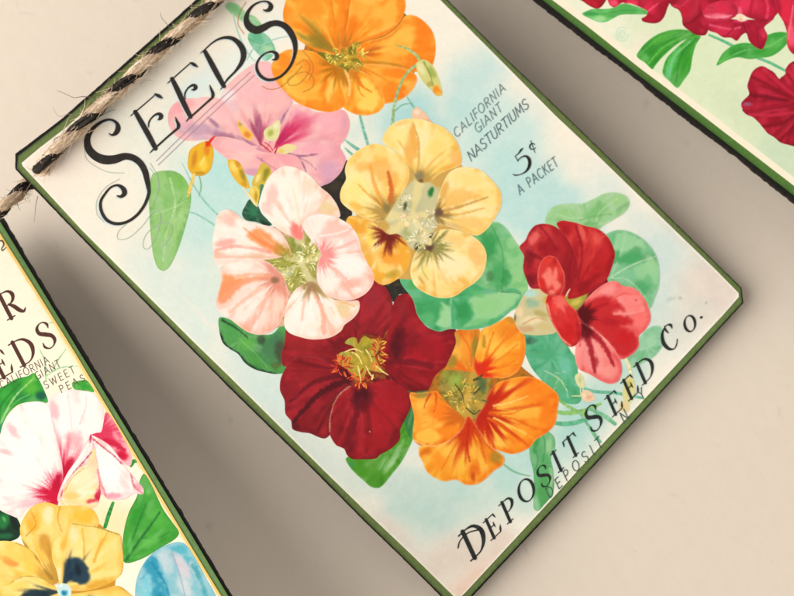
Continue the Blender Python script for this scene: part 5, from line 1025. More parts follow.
UPC = np.array([-.40, -.915])
RT = np.array([.733, -.68])
comp = place_glyph(serif('D'), (470.5, 562), RT, (-.42, -.907), 29, 1.0)
comp += [[(458, 548, 1.4), (460, 541, 1.2), (468, 533, 1.2), (478, 530, 1.4)]]
for ch, x, y, h in (('E', 491, 541, 19), ('P', 507, 525, 20), ('O', 523.5, 506.5, 20), ('S', 542.5, 490, 19), ('I', 558, 473.5, 19), ('T', 570, 461, 19)):
    comp += place_glyph(serif(ch), (x, y), RT, UPC, h * 1.06, 1.06)
ribbons(mid, 'company_lettering', comp, '2C302E', step=.5, mottled=.08)
comp = []
for ch, x, y, h in (('S', 592, 435, 23), ('E', 612.5, 417.5, 19), ('E', 628.5, 401.5, 19), ('D', 642, 386, 20)):
    comp += place_glyph(serif(ch), (x, y), RT, UPC, h * 1.06, 1.06)
ribbons(mid, 'company_lettering', comp, '2C302E', step=.5, mottled=.08)
comp = place_glyph(serif('C'), (667, 355.5), RT, UPC, 24, .95) + place_glyph(serif('o'), (688, 335), RT, UPC, 19, 1.05) + place_glyph(serif('.'), (700.5, 319.5), RT, UPC, 16)
ribbons(mid, 'company_lettering', comp, '2C302E', step=.5, mottled=.08)
ribbons(mid, 'town_lettering', line_of('DEPOSIT', (549.5, 498.5), (603, 445.5), 10, (-.42, -.9), sans, 1.0), '465A50', step=.5, mottled=.15)
ribbons(mid, 'town_lettering', line_of('N', (624, 423.5), (631, 416.5), 11, (-.42, -.9), sans, .95) + line_of('Y', (641.5, 401), (648, 394.5), 10.5, (-.42, -.9), sans, .95), '4E625C', step=.5, mottled=.15)

# ------------------------------------------------------------------ lower left card: sweet pea and pansies
def lshape(name, pts, base, ops=(), bp=None, parent=None, sp=1.2):
    return shape(lft, name, pts, base, ops, bp, parent, sp)


ribbons(lft, 'stem', [[(40, 350, .8), (45, 362, 1.6), (46, 380, 1.4)], [(52, 372, .8), (58, 360, 1.4), (66, 349, .7)], [(46, 376, 1), (60, 368, 1.6), (78, 366, .8)], [(46, 324, .6), (53, 322, .9)]], 'A9CDA0', mottled=.2)
lshape('leaf', [(-60, 430), (-30, 405), (-6, 390), (4, 386), (16, 379), (28, 376), (34, 373), (38, 378), (44, 390), (48, 402), (42, 403), (30, 402), (18, 405), (9, 413), (3, 424), (-1, 438), (-8, 450), (-50, 460)], '3F9A42',
       [('b', 30, 386, 9, 12, -20, '62B245', .9), ('b', 41, 396, 7, 6, 20, '1F5A4A', .9), ('b', 22, 398, 12, 4, -15, '2F7F4C', .8), ('b', 8, 396, 9, 9, -30, '49A845', .8), ('s', [(0, 424), (14, 398), (34, 378)], 1.6, .8, 'BCE0A0', .8), ('s', [(-2, 410), (8, 396), (20, 384)], 2, 1, '2B7B37', .7), ('s', [(4, 418), (16, 402), (30, 394)], 1.4, .8, '8CCB6C', .6), ('b', 0, 430, 5, 10, 0, '3E8B6E', .8), ('b', 34, 377, 4, 5, 0, '7FC45A', .7)], (0, 430))
lshape('leaf', [(72, 383), (78, 381), (86, 380), (92, 387), (94, 392), (84, 391), (74, 389)], '57AA4A', [('b', 84, 386, 7, 4, 20, '3F9A40', .8)], sp=1)
lshape('leaf', [(124, 562), (122.5, 545), (124.5, 528), (129, 512), (137, 496), (140, 480), (144, 474), (151, 484), (163, 509), (172, 522), (179, 533), (174, 540), (160, 548), (146, 557), (130, 563)], '4FA043',
       [('b', 138, 515, 7, 18, 20, '3C9338', .9), ('b', 158, 518, 10, 14, -30, '5FB04C', .8), ('s', [(126, 560), (140, 540), (153, 522), (160, 512)], 2.2, 1.2, '2C6E36', .9), ('s', [(128, 550), (136, 530), (146, 504)], 1.4, .8, '2F7A38', .8), ('s', [(142, 538), (158, 538), (170, 532)], 1.4, .7, '2F7A38', .7), ('b', 150, 542, 14, 6, -25, '6CB85A', .8), ('b', 148, 492, 3, 5, 0, '7CC46C', .7), ('b', 130, 545, 3, 14, 0, '6FB862', .7), ('e', 1, '3B7C3A', .6)], (126, 560))
lshape('leaf', [(-30, 498), (-4, 492), (6, 503), (15, 515), (20.5, 526), (19, 537), (8, 542), (-30, 548)], '1E3A2A', [('b', 4, 520, 8, 12, 0, '2F7F45', .9), ('b', 4, 519, 2, 4, -20, '8CCB7C', .7), ('b', 14, 522, 4, 12, -20, '1A221E', .8), ('b', 4, 536, 12, 4, 0, '2E7048', .8)])
ribbons(lft, 'stem', [[(113, 503, 3), (109, 514, 4), (105, 527, 3.6)], [(131, 466, 3), (134, 461, 4), (136, 462, 2)]], '3F8F45', mottled=.15)

sw = lshape('sweet_pea', [(20, 430), (50, 412), (90, 402), (98, 430), (110, 460), (120, 488), (70, 498), (30, 495)], 'EFBCC0', [('b', 60, 488, 5, 8, 20, 'C22248', .9)])
sw['label'] = 'white sweet pea flushed crimson at the throat'
def lpetal(par, pts, base, ops, bp):
    ops = [op[:3] + (op[3] * .6,) if op[0] == 'e' else op for op in ops]
    b = ('FFFAF4', 'F4C2C2', .45, 8) if par == sw else ('FCE7A4', 'E0A84C', .5, 6)
    return lshape('petal', pts, base, [('x',) + b, ('vol', b[0], b[1], .5)] + list(ops), bp, par)


lpetal(sw, [(60, 492), (62, 474), (59, 450), (54, 424), (48.5, 412), (47.5, 404), (52, 396), (62, 391), (72, 390), (82, 390.5), (93, 393), (99, 401), (104, 413), (105, 424), (101, 434), (92, 438), (85, 448), (76, 463), (68, 476)], 'FDF1E8',
       [('b', 54, 410, 6, 14, -12, 'F2B8BC', .8), ('b', 86, 398, 9, 12, 0, 'FEF8EE', .9), ('s', [(72, 430), (70, 410), (68, 396)], 1.4, .8, 'FBDCD6', .8), ('s', [(80, 424), (86, 406), (86, 394)], 1.2, .6, 'F3C8C8', .7), ('b', 74, 440, 12, 12, -20, 'F4B0B4', .8), ('r', 24, 78, 'DF6878', .85, 14), ('r', 16, 54, 'C2183C', 1, 15), ('b', 67, 468, 5, 14, 25, 'B81438', .9), ('e', 1.2, 'F2C0C2', .6)], (60, 494))
lpetal(sw, [(60, 494), (56, 508), (44, 509), (34, 508), (26, 510), (20, 518), (12, 516), (-2, 508), (-14, 480), (-6, 448), (2, 430), (9, 414), (18, 406), (30, 402), (42, 402), (48, 406), (53, 422), (58, 444), (62, 464), (63, 480)], 'FDF3EA',
       [('b', 12, 430, 5, 10, -35, 'F3BFC0', .8), ('b', 6, 452, 10, 4, 20, 'F2BEC0', .8), ('b', 17, 436, 7, 3, 40, 'F6CFCC', .7), ('b', 28, 452, 12, 16, 0, 'FFFAF2', .9), ('s', [(52, 416), (58, 440), (62, 462)], 2, 2, 'F5C0C0', .8), ('b', 30, 503, 18, 5, -8, 'F5BFC4', .8), ('r', 16, 44, 'E88A98', .8, 15), ('r', 12, 34, 'C41C40', 1, 16), ('b', 58, 482, 5, 11, 20, 'B4163A', .95), ('e', 1.3, 'F3C8C8', .6)], (60, 496))
lpetal(sw, [(90, 436), (96, 433), (101, 432), (103.5, 422), (106, 412), (113, 420), (121, 434), (129, 449), (132, 458), (130, 466), (123, 463), (113, 452), (102, 443)], 'F4B4B6',
       [('b', 108, 424, 5, 12, 10, 'F9CFCB', .8), ('r', 30, 46, 'CF3454', .9, 14), ('b', 122, 455, 9, 6, 45, 'C3183C', .95), ('s', [(106, 440), (116, 444), (124, 450)], 4, 3, 'C42446', .9), ('b', 116, 436, 3, 8, -30, 'F5B6B6', .6)], (92, 437))
lpetal(sw, [(89.5, 435), (98, 438), (110, 446), (121, 460), (129, 471), (138, 482), (143.5, 489), (143, 494), (134, 494), (126, 499), (114, 500), (106, 498), (101, 488), (98, 472), (96, 456), (94, 446)], 'FDF2EA',
       [('b', 102, 444, 10, 4, 32, 'F6C4C2', .8), ('s', [(92, 438), (104, 448), (112, 454), (122, 464)], 1.2, 1, 'C04A5E', .85), ('b', 112, 474, 10, 14, -30, 'FFFAF4', .9), ('b', 138, 488, 6, 5, 40, 'F2A4AC', .9), ('s', [(131, 474), (134, 486), (142, 493)], 1.5, 1, 'D0687A', .8), ('b', 112, 496, 14, 4, -4, 'EFA0AC', .9), ('s', [(92, 440), (95, 456), (100, 480), (106, 496)], 1.6, 1.6, 'E0808C', .8), ('b', 124, 482, 4, 12, -30, 'F7D0CC', .7), ('e', 1.1, 'E899A2', .6)], (92, 437))
lpetal(sw, [(60, 503), (59, 497), (62.5, 489), (69, 478), (78, 469), (86, 464.5), (91, 456), (94, 448), (97, 462), (99, 478), (101, 490), (97, 506), (88, 510), (74, 510), (62, 508)], 'F8DC9C',
       [('b', 84, 478, 10, 14, 20, 'FCEAC0', .9), ('b', 72, 496, 10, 5, 0, 'F3C878', .8), ('b', 98, 496, 5, 8, 10, 'BF1E42', .95), ('b', 92, 501, 7, 3, -10, 'C83A56', .8), ('s', [(98, 470), (100, 484), (98, 496)], 1.4, 1.6, 'D0485E', .7), ('s', [(64, 492), (72, 478), (84, 468)], 1, .8, 'D8A070', .7)], (62, 500))
lpetal(sw, [(58, 502), (57.5, 497), (62, 484), (68, 472), (75, 462), (82, 451), (88, 440), (91, 434), (93, 442), (92, 453), (87, 463), (78, 469), (70, 478), (64, 488), (61, 500)], 'FBE3DC',
       [('s', [(62, 496), (70, 478), (80, 466), (92, 452)], 1.3, 1, 'A83A4C', .8), ('s', [(64, 482), (76, 464), (88, 444)], 3, 2, 'FFF6EE', .9), ('b', 90.5, 438, 1.6, 6, 5, 'B02A48', .9), ('b', 63, 492, 2, 7, 25, 'D0566A', .8), ('e', .9, 'E296A0', .6)], (60, 500))

pn = lshape('pansy', [(30, 522), (60, 512), (94, 520), (114, 545), (114, 590), (100, 612), (20, 612), (0, 560), (30, 552)], 'C8923C', [('b', 61, 590, 10, 10, 0, 'E9EFEA', 1), ('b', 64, 592, 5, 5, 0, '2F93AE', .95), ('b', 63, 586, 3, 3, 0, '7CC4CC', .8)])
pn['label'] = 'yellow pansy with dark blotches'
lpetal(pn, [(56, 584), (46, 574), (36, 564), (28, 552), (22, 540), (20, 528), (26, 514), (35, 505), (47, 502.5), (60, 506), (72, 505.5), (88, 507), (95, 512), (99, 524), (90, 532), (78, 544), (68, 562)], 'F3C766',
       [('b', 48, 515, 7, 12, 0, 'FCE6B4', .95), ('b', 34, 524, 8, 14, 20, 'EFAE3E', .8), ('b', 84, 516, 16, 8, 5, 'F3BC46', .8), ('s', [(60, 506), (58, 520), (62, 532)], 1.2, .8, 'C98C30', .7), ('s', [(26, 536), (36, 524), (30, 510)], 1.2, .7, 'C48A34', .7), ('b', 46, 545, 8, 16, -20, 'C8923C', .8), ('r', 20, 48, 'A87A30', .6, 9), ('s', [(22, 540), (36, 562), (52, 578)], 2, 2, '9A7A3A', .7), ('s', [(20, 516), (27, 508), (36, 504)], 1, .8, 'B07F34', .5)], (56, 584))
lpetal(pn, [(54, 586), (46, 574), (40, 562), (34, 553), (26, 547), (14, 542), (-4, 542), (-40, 560), (-30, 600), (-4, 604), (14, 594), (34, 592), (48, 592)], 'F5CB68',
       [('b', 12, 556, 16, 8, 10, 'F8D070', .9), ('b', 10, 562, 12, 5, 25, 'E2944A', .8), ('b', 30, 568, 10, 9, 40, 'F6CC62', .8), ('s', [(36, 556), (44, 568), (50, 580)], 2, 1.4, 'A98A34', .8), ('r', 14, 34, 'B08434', .5, 9), ('s', [(16, 543), (30, 549), (40, 562)], 1.1, .9, '9C7834', .6)], (54, 586))
lpetal(pn, [(62, 588), (57, 572), (52, 556), (54, 542), (62, 534), (70, 526), (73, 523.5), (84, 525.5), (97, 527), (110, 531), (120, 535), (122.5, 548), (123.5, 562), (121.5, 574), (112, 582), (98, 588), (82, 591)], 'F8D47C',
       [('b', 74, 535, 6, 10, 0, 'FBE3B0', .95), ('b', 64, 544, 4, 10, 15, 'EFB24A', .8), ('b', 92, 534, 6, 10, -10, 'F9DC98', .8), ('s', [(84, 560), (84, 544), (82, 528)], 1.6, 1, 'E6A648', .7), ('s', [(94, 562), (100, 546), (108, 532)], 2.4, 1.2, 'E9A844', .8), ('b', 112, 560, 8, 16, 0, 'F7D482', .8), ('b', 100, 584, 20, 6, -15, 'D6A440', .8), ('p', [(66, 578), (66, 562), (72, 558), (80, 559), (86, 566), (90, 576), (86, 584), (76, 583), (70, 582)], 2.2, '27404E', .97), ('r', 24, 52, '22384A', .95, 12, -64, 26), ('b', 78, 570, 4, 8, -10, '16242E', .8), ('s', [(73, 523.5), (96, 527), (120, 535)], 1.1, .9, '8C7A38', .8), ('s', [(121, 535), (123.5, 560), (121, 576)], 1, .9, 'B5903C', .6), ('b', 59, 574, 3, 10, 0, 'F4EBD4', .7)], (62, 588))
lpetal(pn, [(60, 592), (54, 585), (44, 579), (32, 576), (20, 577), (10, 583), (2, 594), (0, 620), (60, 640), (110, 630), (140, 606), (130, 594), (118, 586), (104, 589), (86, 592), (72, 594)], 'F6D070',
       [('b', 20, 586, 12, 6, -15, 'F8D274', .8), ('p', [(20, 598), (28, 591), (38, 589), (48, 594), (50, 606), (30, 610)], 2.2, '20343E', .95), ('r', 26, 50, '20343E', .9, 12, 178, 22), ('b', 90, 602, 12, 8, 0, '2A3A42', .9), ('s', [(62, 594), (62, 606), (62, 620)], 4, 3, 'F4F1E6', .8), ('b', 120, 596, 12, 5, 20, 'F7D27A', .8), ('s', [(8, 584), (22, 577), (38, 577), (54, 585)], 1.1, 1, '9C7E34', .7), ('s', [(120, 587), (132, 595), (140, 606)], 1, .8, '8C7A3C', .6)], (62, 592))
lshape('stamens', [(57, 590), (60, 584), (66, 584), (71, 589), (70, 597), (62, 599)], 'CFE3E0', [('b', 64, 593, 4, 4, 0, '1E7E9C', .95), ('b', 61, 586, 2, 2, 0, 'F4F4EC', .8)], parent=pn, sp=.8)

bl = lshape('pansy', [(137, 612), (135, 596), (137, 578), (144, 563), (153, 553), (164, 546), (178, 542), (186, 545), (196, 560), (206, 578), (214, 592), (226, 620), (180, 640)], '8FC0C8',
            [('b', 165, 560, 8, 18, -20, 'C7D3D6', .9), ('b', 182, 566, 7, 22, -28, 'D9CDD0', .9), ('p', [(144, 566), (152, 556), (158, 562), (166, 584), (168, 604), (154, 604), (146, 590)], 2.5, '3A96AE', .9), ('b', 146, 590, 8, 20, 0, '8CCBD6', .9), ('s', [(150, 560), (164, 582), (172, 606)], 2.2, 2, '2A8AA4', .8), ('b', 184, 586, 8, 18, -20, 'D3D8D8', .9), ('p', [(170, 548), (182, 545), (190, 556), (196, 570), (190, 566), (182, 556)], 2, '5FB2BE', .9), ('b', 196, 572, 4, 16, -30, 'DCCFD2', .8), ('s', [(194, 566), (202, 584), (208, 604)], 4, 3, '4A9FA8', .85), ('s', [(140, 580), (150, 572), (160, 570)], 1.4, .8, '4CA0B4', .7), ('s', [(172, 552), (180, 576), (186, 600)], 1.2, 1, '9AA4B4', .7), ('b', 176, 600, 10, 8, 0, 'B8CFD2', .8), ('b', 160, 600, 6, 8, 0, '1F7A96', .8), ('e', 1.2, '6FB3C0', .7), ('m', 5, 'C5DADC', .3)], (176, 640))
bl['label'] = 'blue pansy at the edge of the card'

BRN = '5A3B33'
UL = np.array([-.46, -.89]); RL = np.array([.86, -.51])
let = place_glyph(serif('E'), (-16, 334.5), RL, UL, 27, .9) + place_glyph(serif('R'), (7, 321), RL, UL, 27, .95)
ribbons(lft, 'heading_lettering', let, BRN, step=.5, mottled=.06)
let = place_glyph(serif('E'), (0, 380), RL, UL, 26, .9) + place_glyph(serif('D'), (20, 368), RL, UL, 26, .95) + place_glyph(serif('S'), (45, 351.5), RL, UL, 27, .9)
ribbons(lft, 'heading_lettering', let, BRN, step=.5, mottled=.06)
ribbons(lft, 'heading_lettering', [[(-1, 241, 1.4), (2.5, 241, 1.6), (3.6, 245, 1.5), (1.5, 249, 1.2), (2.5, 250.5, 1.4), (6, 247.5, .9)]], BRN, step=.5)
US = (-.42, -.91)
ribbons(lft, 'variety_lettering', line_of('CALIFORNIA', (2, 389), (49.5, 362.5), 7.4, US, sans, .95), '5C4A3C', step=.5, mottled=.15)
ribbons(lft, 'variety_lettering', line_of('GIANT', (37, 380), (61, 366), 7.4, US, sans, .95), '5C4A3C', step=.5, mottled=.15)
ribbons(lft, 'variety_lettering', line_of('SWEET', (46, 389), (75.5, 372.5), 7.4, US, sans, .95), '5C4A3C', step=.5, mottled=.15)
ribbons(lft, 'variety_lettering', line_of('PEAS', (61.5, 393), (85.5, 381), 7.4, US, sans, .95), '5C4A3C', step=.5, mottled=.15)

# ------------------------------------------------------------------ upper right card: red ruffled flowers
R_ = lambda pts: Z(560, 0, 3.3846, pts)


def rshape(name, pts, base, ops=(), bp=None, parent=None, sp=1.2):
    if bp is not None:
        bp = R_([bp])[0]
    return shape(rgt, name, R_(pts), base, ops, bp, parent, sp)


ribbons(rgt, 'stem', [R_([(505, 118, 2.2), (560, 142, 3), (600, 164, 3)]), R_([(655, 190, 2.6), (710, 212, 3), (765, 240, 2.6)])], '6DB58A', mottled=.12)
rshape('leaf', [(75, 47), (92, 36), (115, 29), (145, 30), (175, 27), (200, 14), (225, 12), (260, 22), (300, 36), (312, 44), (290, 48), (250, 48), (205, 50), (180, 62), (155, 74), (130, 74), (105, 64)], '74BF6E',
       [('b', 589, 13, 8, 4, 0, '4FA05A', .8), ('b', 600, 19, 9, 4, -10, 'A9D89C', .9), ('b', 628, 9, 12, 4, 10, '58AC5A', .9), ('s', R_([(85, 47), (150, 46), (220, 34), (290, 40)]), .9, .7, '3F8F4A', .7), ('b', 640, 13, 6, 2.5, 10, '7CC47C', .7), ('e', .9, '59A866', .4)], (85, 47))
rshape('leaf', [(260, 190), (272, 165), (295, 140), (330, 116), (370, 102), (410, 99), (440, 104), (470, 122), (450, 124), (415, 138), (385, 158), (360, 180), (340, 200), (322, 222), (312, 234), (290, 214)], '469A3C',
       [('b', 650, 48, 9, 12, 40, '3C8E38', .8), ('b', 662, 38, 18, 5, -25, '5BAA46', .8), ('s', R_([(300, 214), (350, 160), (440, 112)]), 1.2, .8, '78C25C', .8), ('s', R_([(275, 180), (330, 132), (400, 108)]), 1, .7, '6FBB5E', .7), ('s', R_([(285, 200), (330, 160), (390, 125)]), 1, .7, '35822F', .7), ('s', R_([(310, 222), (350, 178), (400, 140)]), 1, .7, '35822F', .6), ('b', 645, 58, 5, 6, 40, '7FC77A', .6), ('e', .9, '72B85E', .4)], (450, 110))
rshape('leaf', [(476, 122), (460, 152), (448, 195), (440, 240), (420, 270), (397, 297), (372, 276), (348, 250), (350, 225), (362, 195), (385, 170), (412, 145), (440, 126)], '449C38',
       [('b', 672, 62, 5, 18, 25, '6DBF72', .9), ('b', 686, 62, 6, 18, 15, '3F9432', .8), ('s', R_([(460, 130), (410, 190), (392, 280)]), 1.4, 1, '2F7E38', .6), ('s', R_([(440, 140), (385, 195), (370, 260)]), 1.2, .9, '8FD08E', .7), ('b', 668, 74, 4, 8, 10, '74C28C', .8), ('s', R_([(464, 140), (440, 200), (410, 270)]), 1, .8, '55AC44', .7), ('b', 682, 40, 8, 4, -30, '57A64A', .6), ('e', .9, '86C97E', .45)], (470, 126))
rshape('leaf', [(530, 222), (540, 196), (558, 172), (588, 152), (625, 144), (655, 146), (690, 124), (725, 110), (760, 108), (778, 120), (772, 142), (745, 172), (715, 190), (680, 196), (640, 200), (600, 194), (565, 204)], '48A044',
       [('b', 738, 52, 14, 5, -15, '3A8C3E', .8), ('b', 775, 44, 10, 7, -30, '6DB863', .8), ('b', 770, 52, 10, 4, -25, '55A64C', .8), ('s', R_([(540, 210), (620, 172), (700, 158), (765, 122)]), 1, .8, '86CC74', .7), ('b', 725, 56, 8, 4, -30, '5FB255', .7), ('b', 757, 50, 8, 5, 0, '3F9640', .6), ('e', .9, '7FC06E', .4)], (540, 215))

cl = rshape('ruffled_flower', [(640, 60), (600, 40), (560, 30), (520, 20), (480, 0), (440, -30), (500, -80), (700, -80), (760, -30), (740, 40), (700, 70)], 'A51C34', [('b', 742, 18, 7, 4, -20, 'F7E3D0', .9)])
cl['label'] = 'crimson ruffled flower at the top of the card'


def rpetal(par, pts, base, ops, bp):
    return rshape('petal', pts, base, [('x', 'BE3048', '760E24', .55, 6), ('vol', 'C4384E', '720C22', .5)] + list(ops), bp, par)


rpetal(cl, [(55, -14), (80, 6), (104, 22), (128, 29), (146, 16), (158, -12), (120, -60)], 'A21C2E', [('b', 592, 3, 10, 5, 30, 'B82636', .8), ('e', 1, '8A1426', .6)], (110, -60))
rpetal(cl, [(160, -20), (163, 6), (172, 20), (186, 24), (204, 12), (220, 4), (226, -30), (190, -60)], 'CC2E4A', [('b', 614, 3, 6, 4, 0, 'F0607A', .8), ('e', 1, 'C42844', .6)], (190, -60))
rpetal(cl, [(212, -20), (214, 8), (240, 12), (266, 22), (296, 38), (290, 54), (276, 62), (280, 72), (318, 79), (340, 72), (355, 52), (364, 26), (372, 8), (378, -20), (360, -60), (240, -60)], 'A81E36',
       [('b', 632, 3, 8, 4, 0, 'E84462', .9), ('b', 650, 8, 8, 8, 0, 'D53252', .8), ('b', 650, 19, 8, 4, 0, 'AE1C34', .9), ('s', R_([(300, 36), (320, 20), (350, 0)]), 1.6, 1, 'EE6A84', .7), ('b', 661, 6, 4, 10, 10, '9C1830', .8), ('s', R_([(286, 70), (318, 76), (344, 66)]), 1, .8, '8A142C', .7)], (330, -60))
rpetal(cl, [(370, -20), (370, 6), (380, 22), (402, 34), (412, 56), (416, 84), (438, 104), (462, 118), (492, 118), (502, 100), (508, 74), (524, 50), (540, 10), (520, -60), (400, -60)], '981A30',
       [('b', 684, 12, 8, 10, 20, 'B8223C', .9), ('b', 694, 24, 9, 8, 30, '98182E', .9), ('b', 706, 6, 8, 8, 0, 'C02A44', .8), ('s', R_([(380, 20), (410, 20), (440, -10)]), 1.6, 1, 'D0405A', .7), ('s', R_([(416, 84), (450, 70), (480, 40)]), 1.6, 1, '7E1226', .7), ('b', 703, 31, 5, 3, 0, 'B42A46', .7), ('e', 1, '861228', .5)], (470, -60))
rpetal(cl, [(596, 50), (640, 58), (690, 66), (722, 62), (732, 38), (730, 6), (700, -40), (640, -60), (580, -40), (570, 10)], 'BC2844',
       [('b', 745, 4, 14, 10, 0, 'E04060', .8), ('b', 768, 12, 8, 10, 0, 'BC2040', .8), ('s', R_([(640, 50), (650, 10), (660, -30)]), 3, 2, 'A81A36', .7), ('s', R_([(700, 60), (704, 20), (690, -20)]), 2, 1.4, 'EC6078', .6), ('b', 738, 14, 6, 8, 10, 'F08090', .7)], (640, -60))
rpetal(cl, [(474, 60), (482, 86), (506, 104), (530, 112), (552, 126), (580, 128), (598, 138), (616, 118), (630, 112), (640, 138), (660, 158), (684, 166), (696, 146), (702, 118), (692, 92), (712, 74), (724, 62), (690, 66), (640, 66), (600, 66), (540, 56), (504, 50)], 'A41C38',
       [('b', 722, 31, 14, 7, 10, 'CC3252', .8), ('b', 757, 40, 6, 8, 0, 'A61A34', .9), ('b', 764, 32, 5, 8, 0, 'D44460', .7), ('s', R_([(508, 84), (540, 92), (580, 98), (610, 92)]), 1.8, 1, 'EC7088', .7), ('s', R_([(630, 112), (626, 90), (620, 74)]), 1.4, 1, '7E1028', .8), ('b', 740, 20, 10, 3, 5, 'E8607C', .7), ('s', R_([(560, 122), (580, 104), (596, 80)]), 1.2, .8, '8E1630', .7), ('s', R_([(676, 160), (670, 130), (664, 90)]), 1.3, .8, '8A1430', .7), ('b', 772, 22, 7, 4, -15, 'DA4864', .8), ('e', 1, '96162E', .5)], (620, 60))
rpetal(cl, [(482, 44), (492, 24), (520, 8), (556, 0), (584, 6), (600, 26), (602, 44), (590, 58), (560, 68), (526, 72), (498, 66)], 'CC3C58',
       [('b', 722, 8, 10, 7, 0, 'D23452', .9), ('b', 720, 16, 14, 3, 5, 'F48A9C', .8), ('b', 732, 12, 5, 6, 0, 'BE2846', .7), ('s', R_([(490, 54), (530, 60), (580, 52)]), 1.2, 1, 'F6A6B0', .7), ('e', 1, 'C02C4C', .6)], (540, 30))
rpetal(cl, [(722, -20), (728, 16), (738, 44), (756, 74), (768, 112), (768, 146), (778, 172), (800, 186), (840, 150), (850, 20), (840, -60), (740, -60)], 'D0344E',
       [('b', 786, 10, 8, 14, 0, 'D82E4C', .8), ('b', 791, 36, 6, 14, 0, 'EE6478', .9), ('s', R_([(770, 130), (780, 80), (790, 20)]), 1.8, 1.2, 'F28A98', .7), ('b', 778, 6, 4, 12, -10, 'A41C38', .8), ('e', 1, 'C42A46', .5)], (800, -60))
shape(rgt, 'stamens', R_([(596, 52), (610, 46), (630, 56), (634, 66), (614, 72), (600, 66)]), 'F3D8C4', [('b', 744, 18, 3, 2, 0, 'F9EEDC', .8), ('b', 741, 19, 2, 2, 0, 'D8B060', .7)], parent=cl, sp=.8)

pf = rshape('ruffled_flower', [(792, 250), (850, 230), (900, 330), (860, 420), (800, 400), (760, 340)], '7E1226', [('m', 4, '9A1C32', .5)])
pf['label'] = 'dark crimson ruffled flower cut by the right of the frame'
rpetal(pf, [(820, 340), (780, 290), (740, 264), (726, 246), (708, 234), (684, 223), (664, 230), (650, 244), (640, 268), (634, 292), (640, 318), (626, 334), (614, 348), (616, 366), (630, 378), (650, 384), (700, 380), (760, 370)], '9C1A30',
       [('b', 760, 78, 9, 10, 30, 'C02A40', .8), ('b', 752, 95, 8, 12, 0, '98162C', .9), ('s', R_([(640, 320), (700, 330), (770, 340)]), 3, 2, '6E0E22', .8), ('s', R_([(650, 260), (710, 290), (780, 330)]), 3, 2, '861228', .8), ('s', R_([(690, 232), (730, 270), (790, 320)]), 3, 2, 'C83A50', .6), ('b', 748, 104, 6, 2.5, 0, '9C7494', .7), ('e', .8, '8E4460', .45), ('v', 12, 60, '7C0E24', .5, 9)], (820, 340))
rpetal(pf, [(830, 345), (770, 362), (700, 372), (650, 382), (622, 368), (616, 372), (632, 388), (652, 396), (672, 414), (690, 436), (704, 452), (724, 464), (746, 482), (772, 490), (794, 496), (830, 506), (860, 480), (870, 400)], '94182C',
       [('b', 775, 120, 12, 9, 30, '8E1226', .9), ('b', 762, 128, 8, 6, 30, 'BC2840', .8), ('b', 786, 138, 8, 8, 0, 'B8243A', .8), ('s', R_([(640, 386), (720, 390), (790, 380)]), 2, 2, 'C4344C', .7), ('s', R_([(680, 430), (740, 420), (800, 390)]), 3, 2, '7A0E22', .8), ('s', R_([(740, 480), (780, 440), (820, 400)]), 2.6, 2, '7E1024', .8), ('b', 770, 140, 3, 2, 0, 'A4708C', .6), ('b', 756, 122, 4, 2, 40, '96607E', .5), ('e', .8, '7C2A48', .5), ('v', 14, 64, '740C20', .5, 9)], (830, 345))
rpetal(pf, [(830, 345), (790, 310), (752, 280), (744, 266), (762, 250), (764, 232), (780, 212), (800, 204), (850, 200), (900, 250), (890, 320)], 'A01E34', [('b', 790, 76, 7, 10, 0, 'C23048', .8), ('s', R_([(770, 250), (790, 280), (810, 320)]), 2, 1.6, '8A142A', .8), ('s', R_([(790, 220), (800, 260), (820, 310)]), 2, 1.5, 'D04860', .6), ('e', .9, '8E1A34', .5)], (830, 345))
ribbons(rgt, 'flourish', [[(622 + 6 * math.cos(a), 34 + 7 * math.sin(a), .7) for a in np.linspace(0, 5.4, 14)], [(622 + 3 * math.cos(a), 34 + 3.4 * math.sin(a), .6) for a in np.linspace(1, 6.4, 12)]], 'CDE0C8')

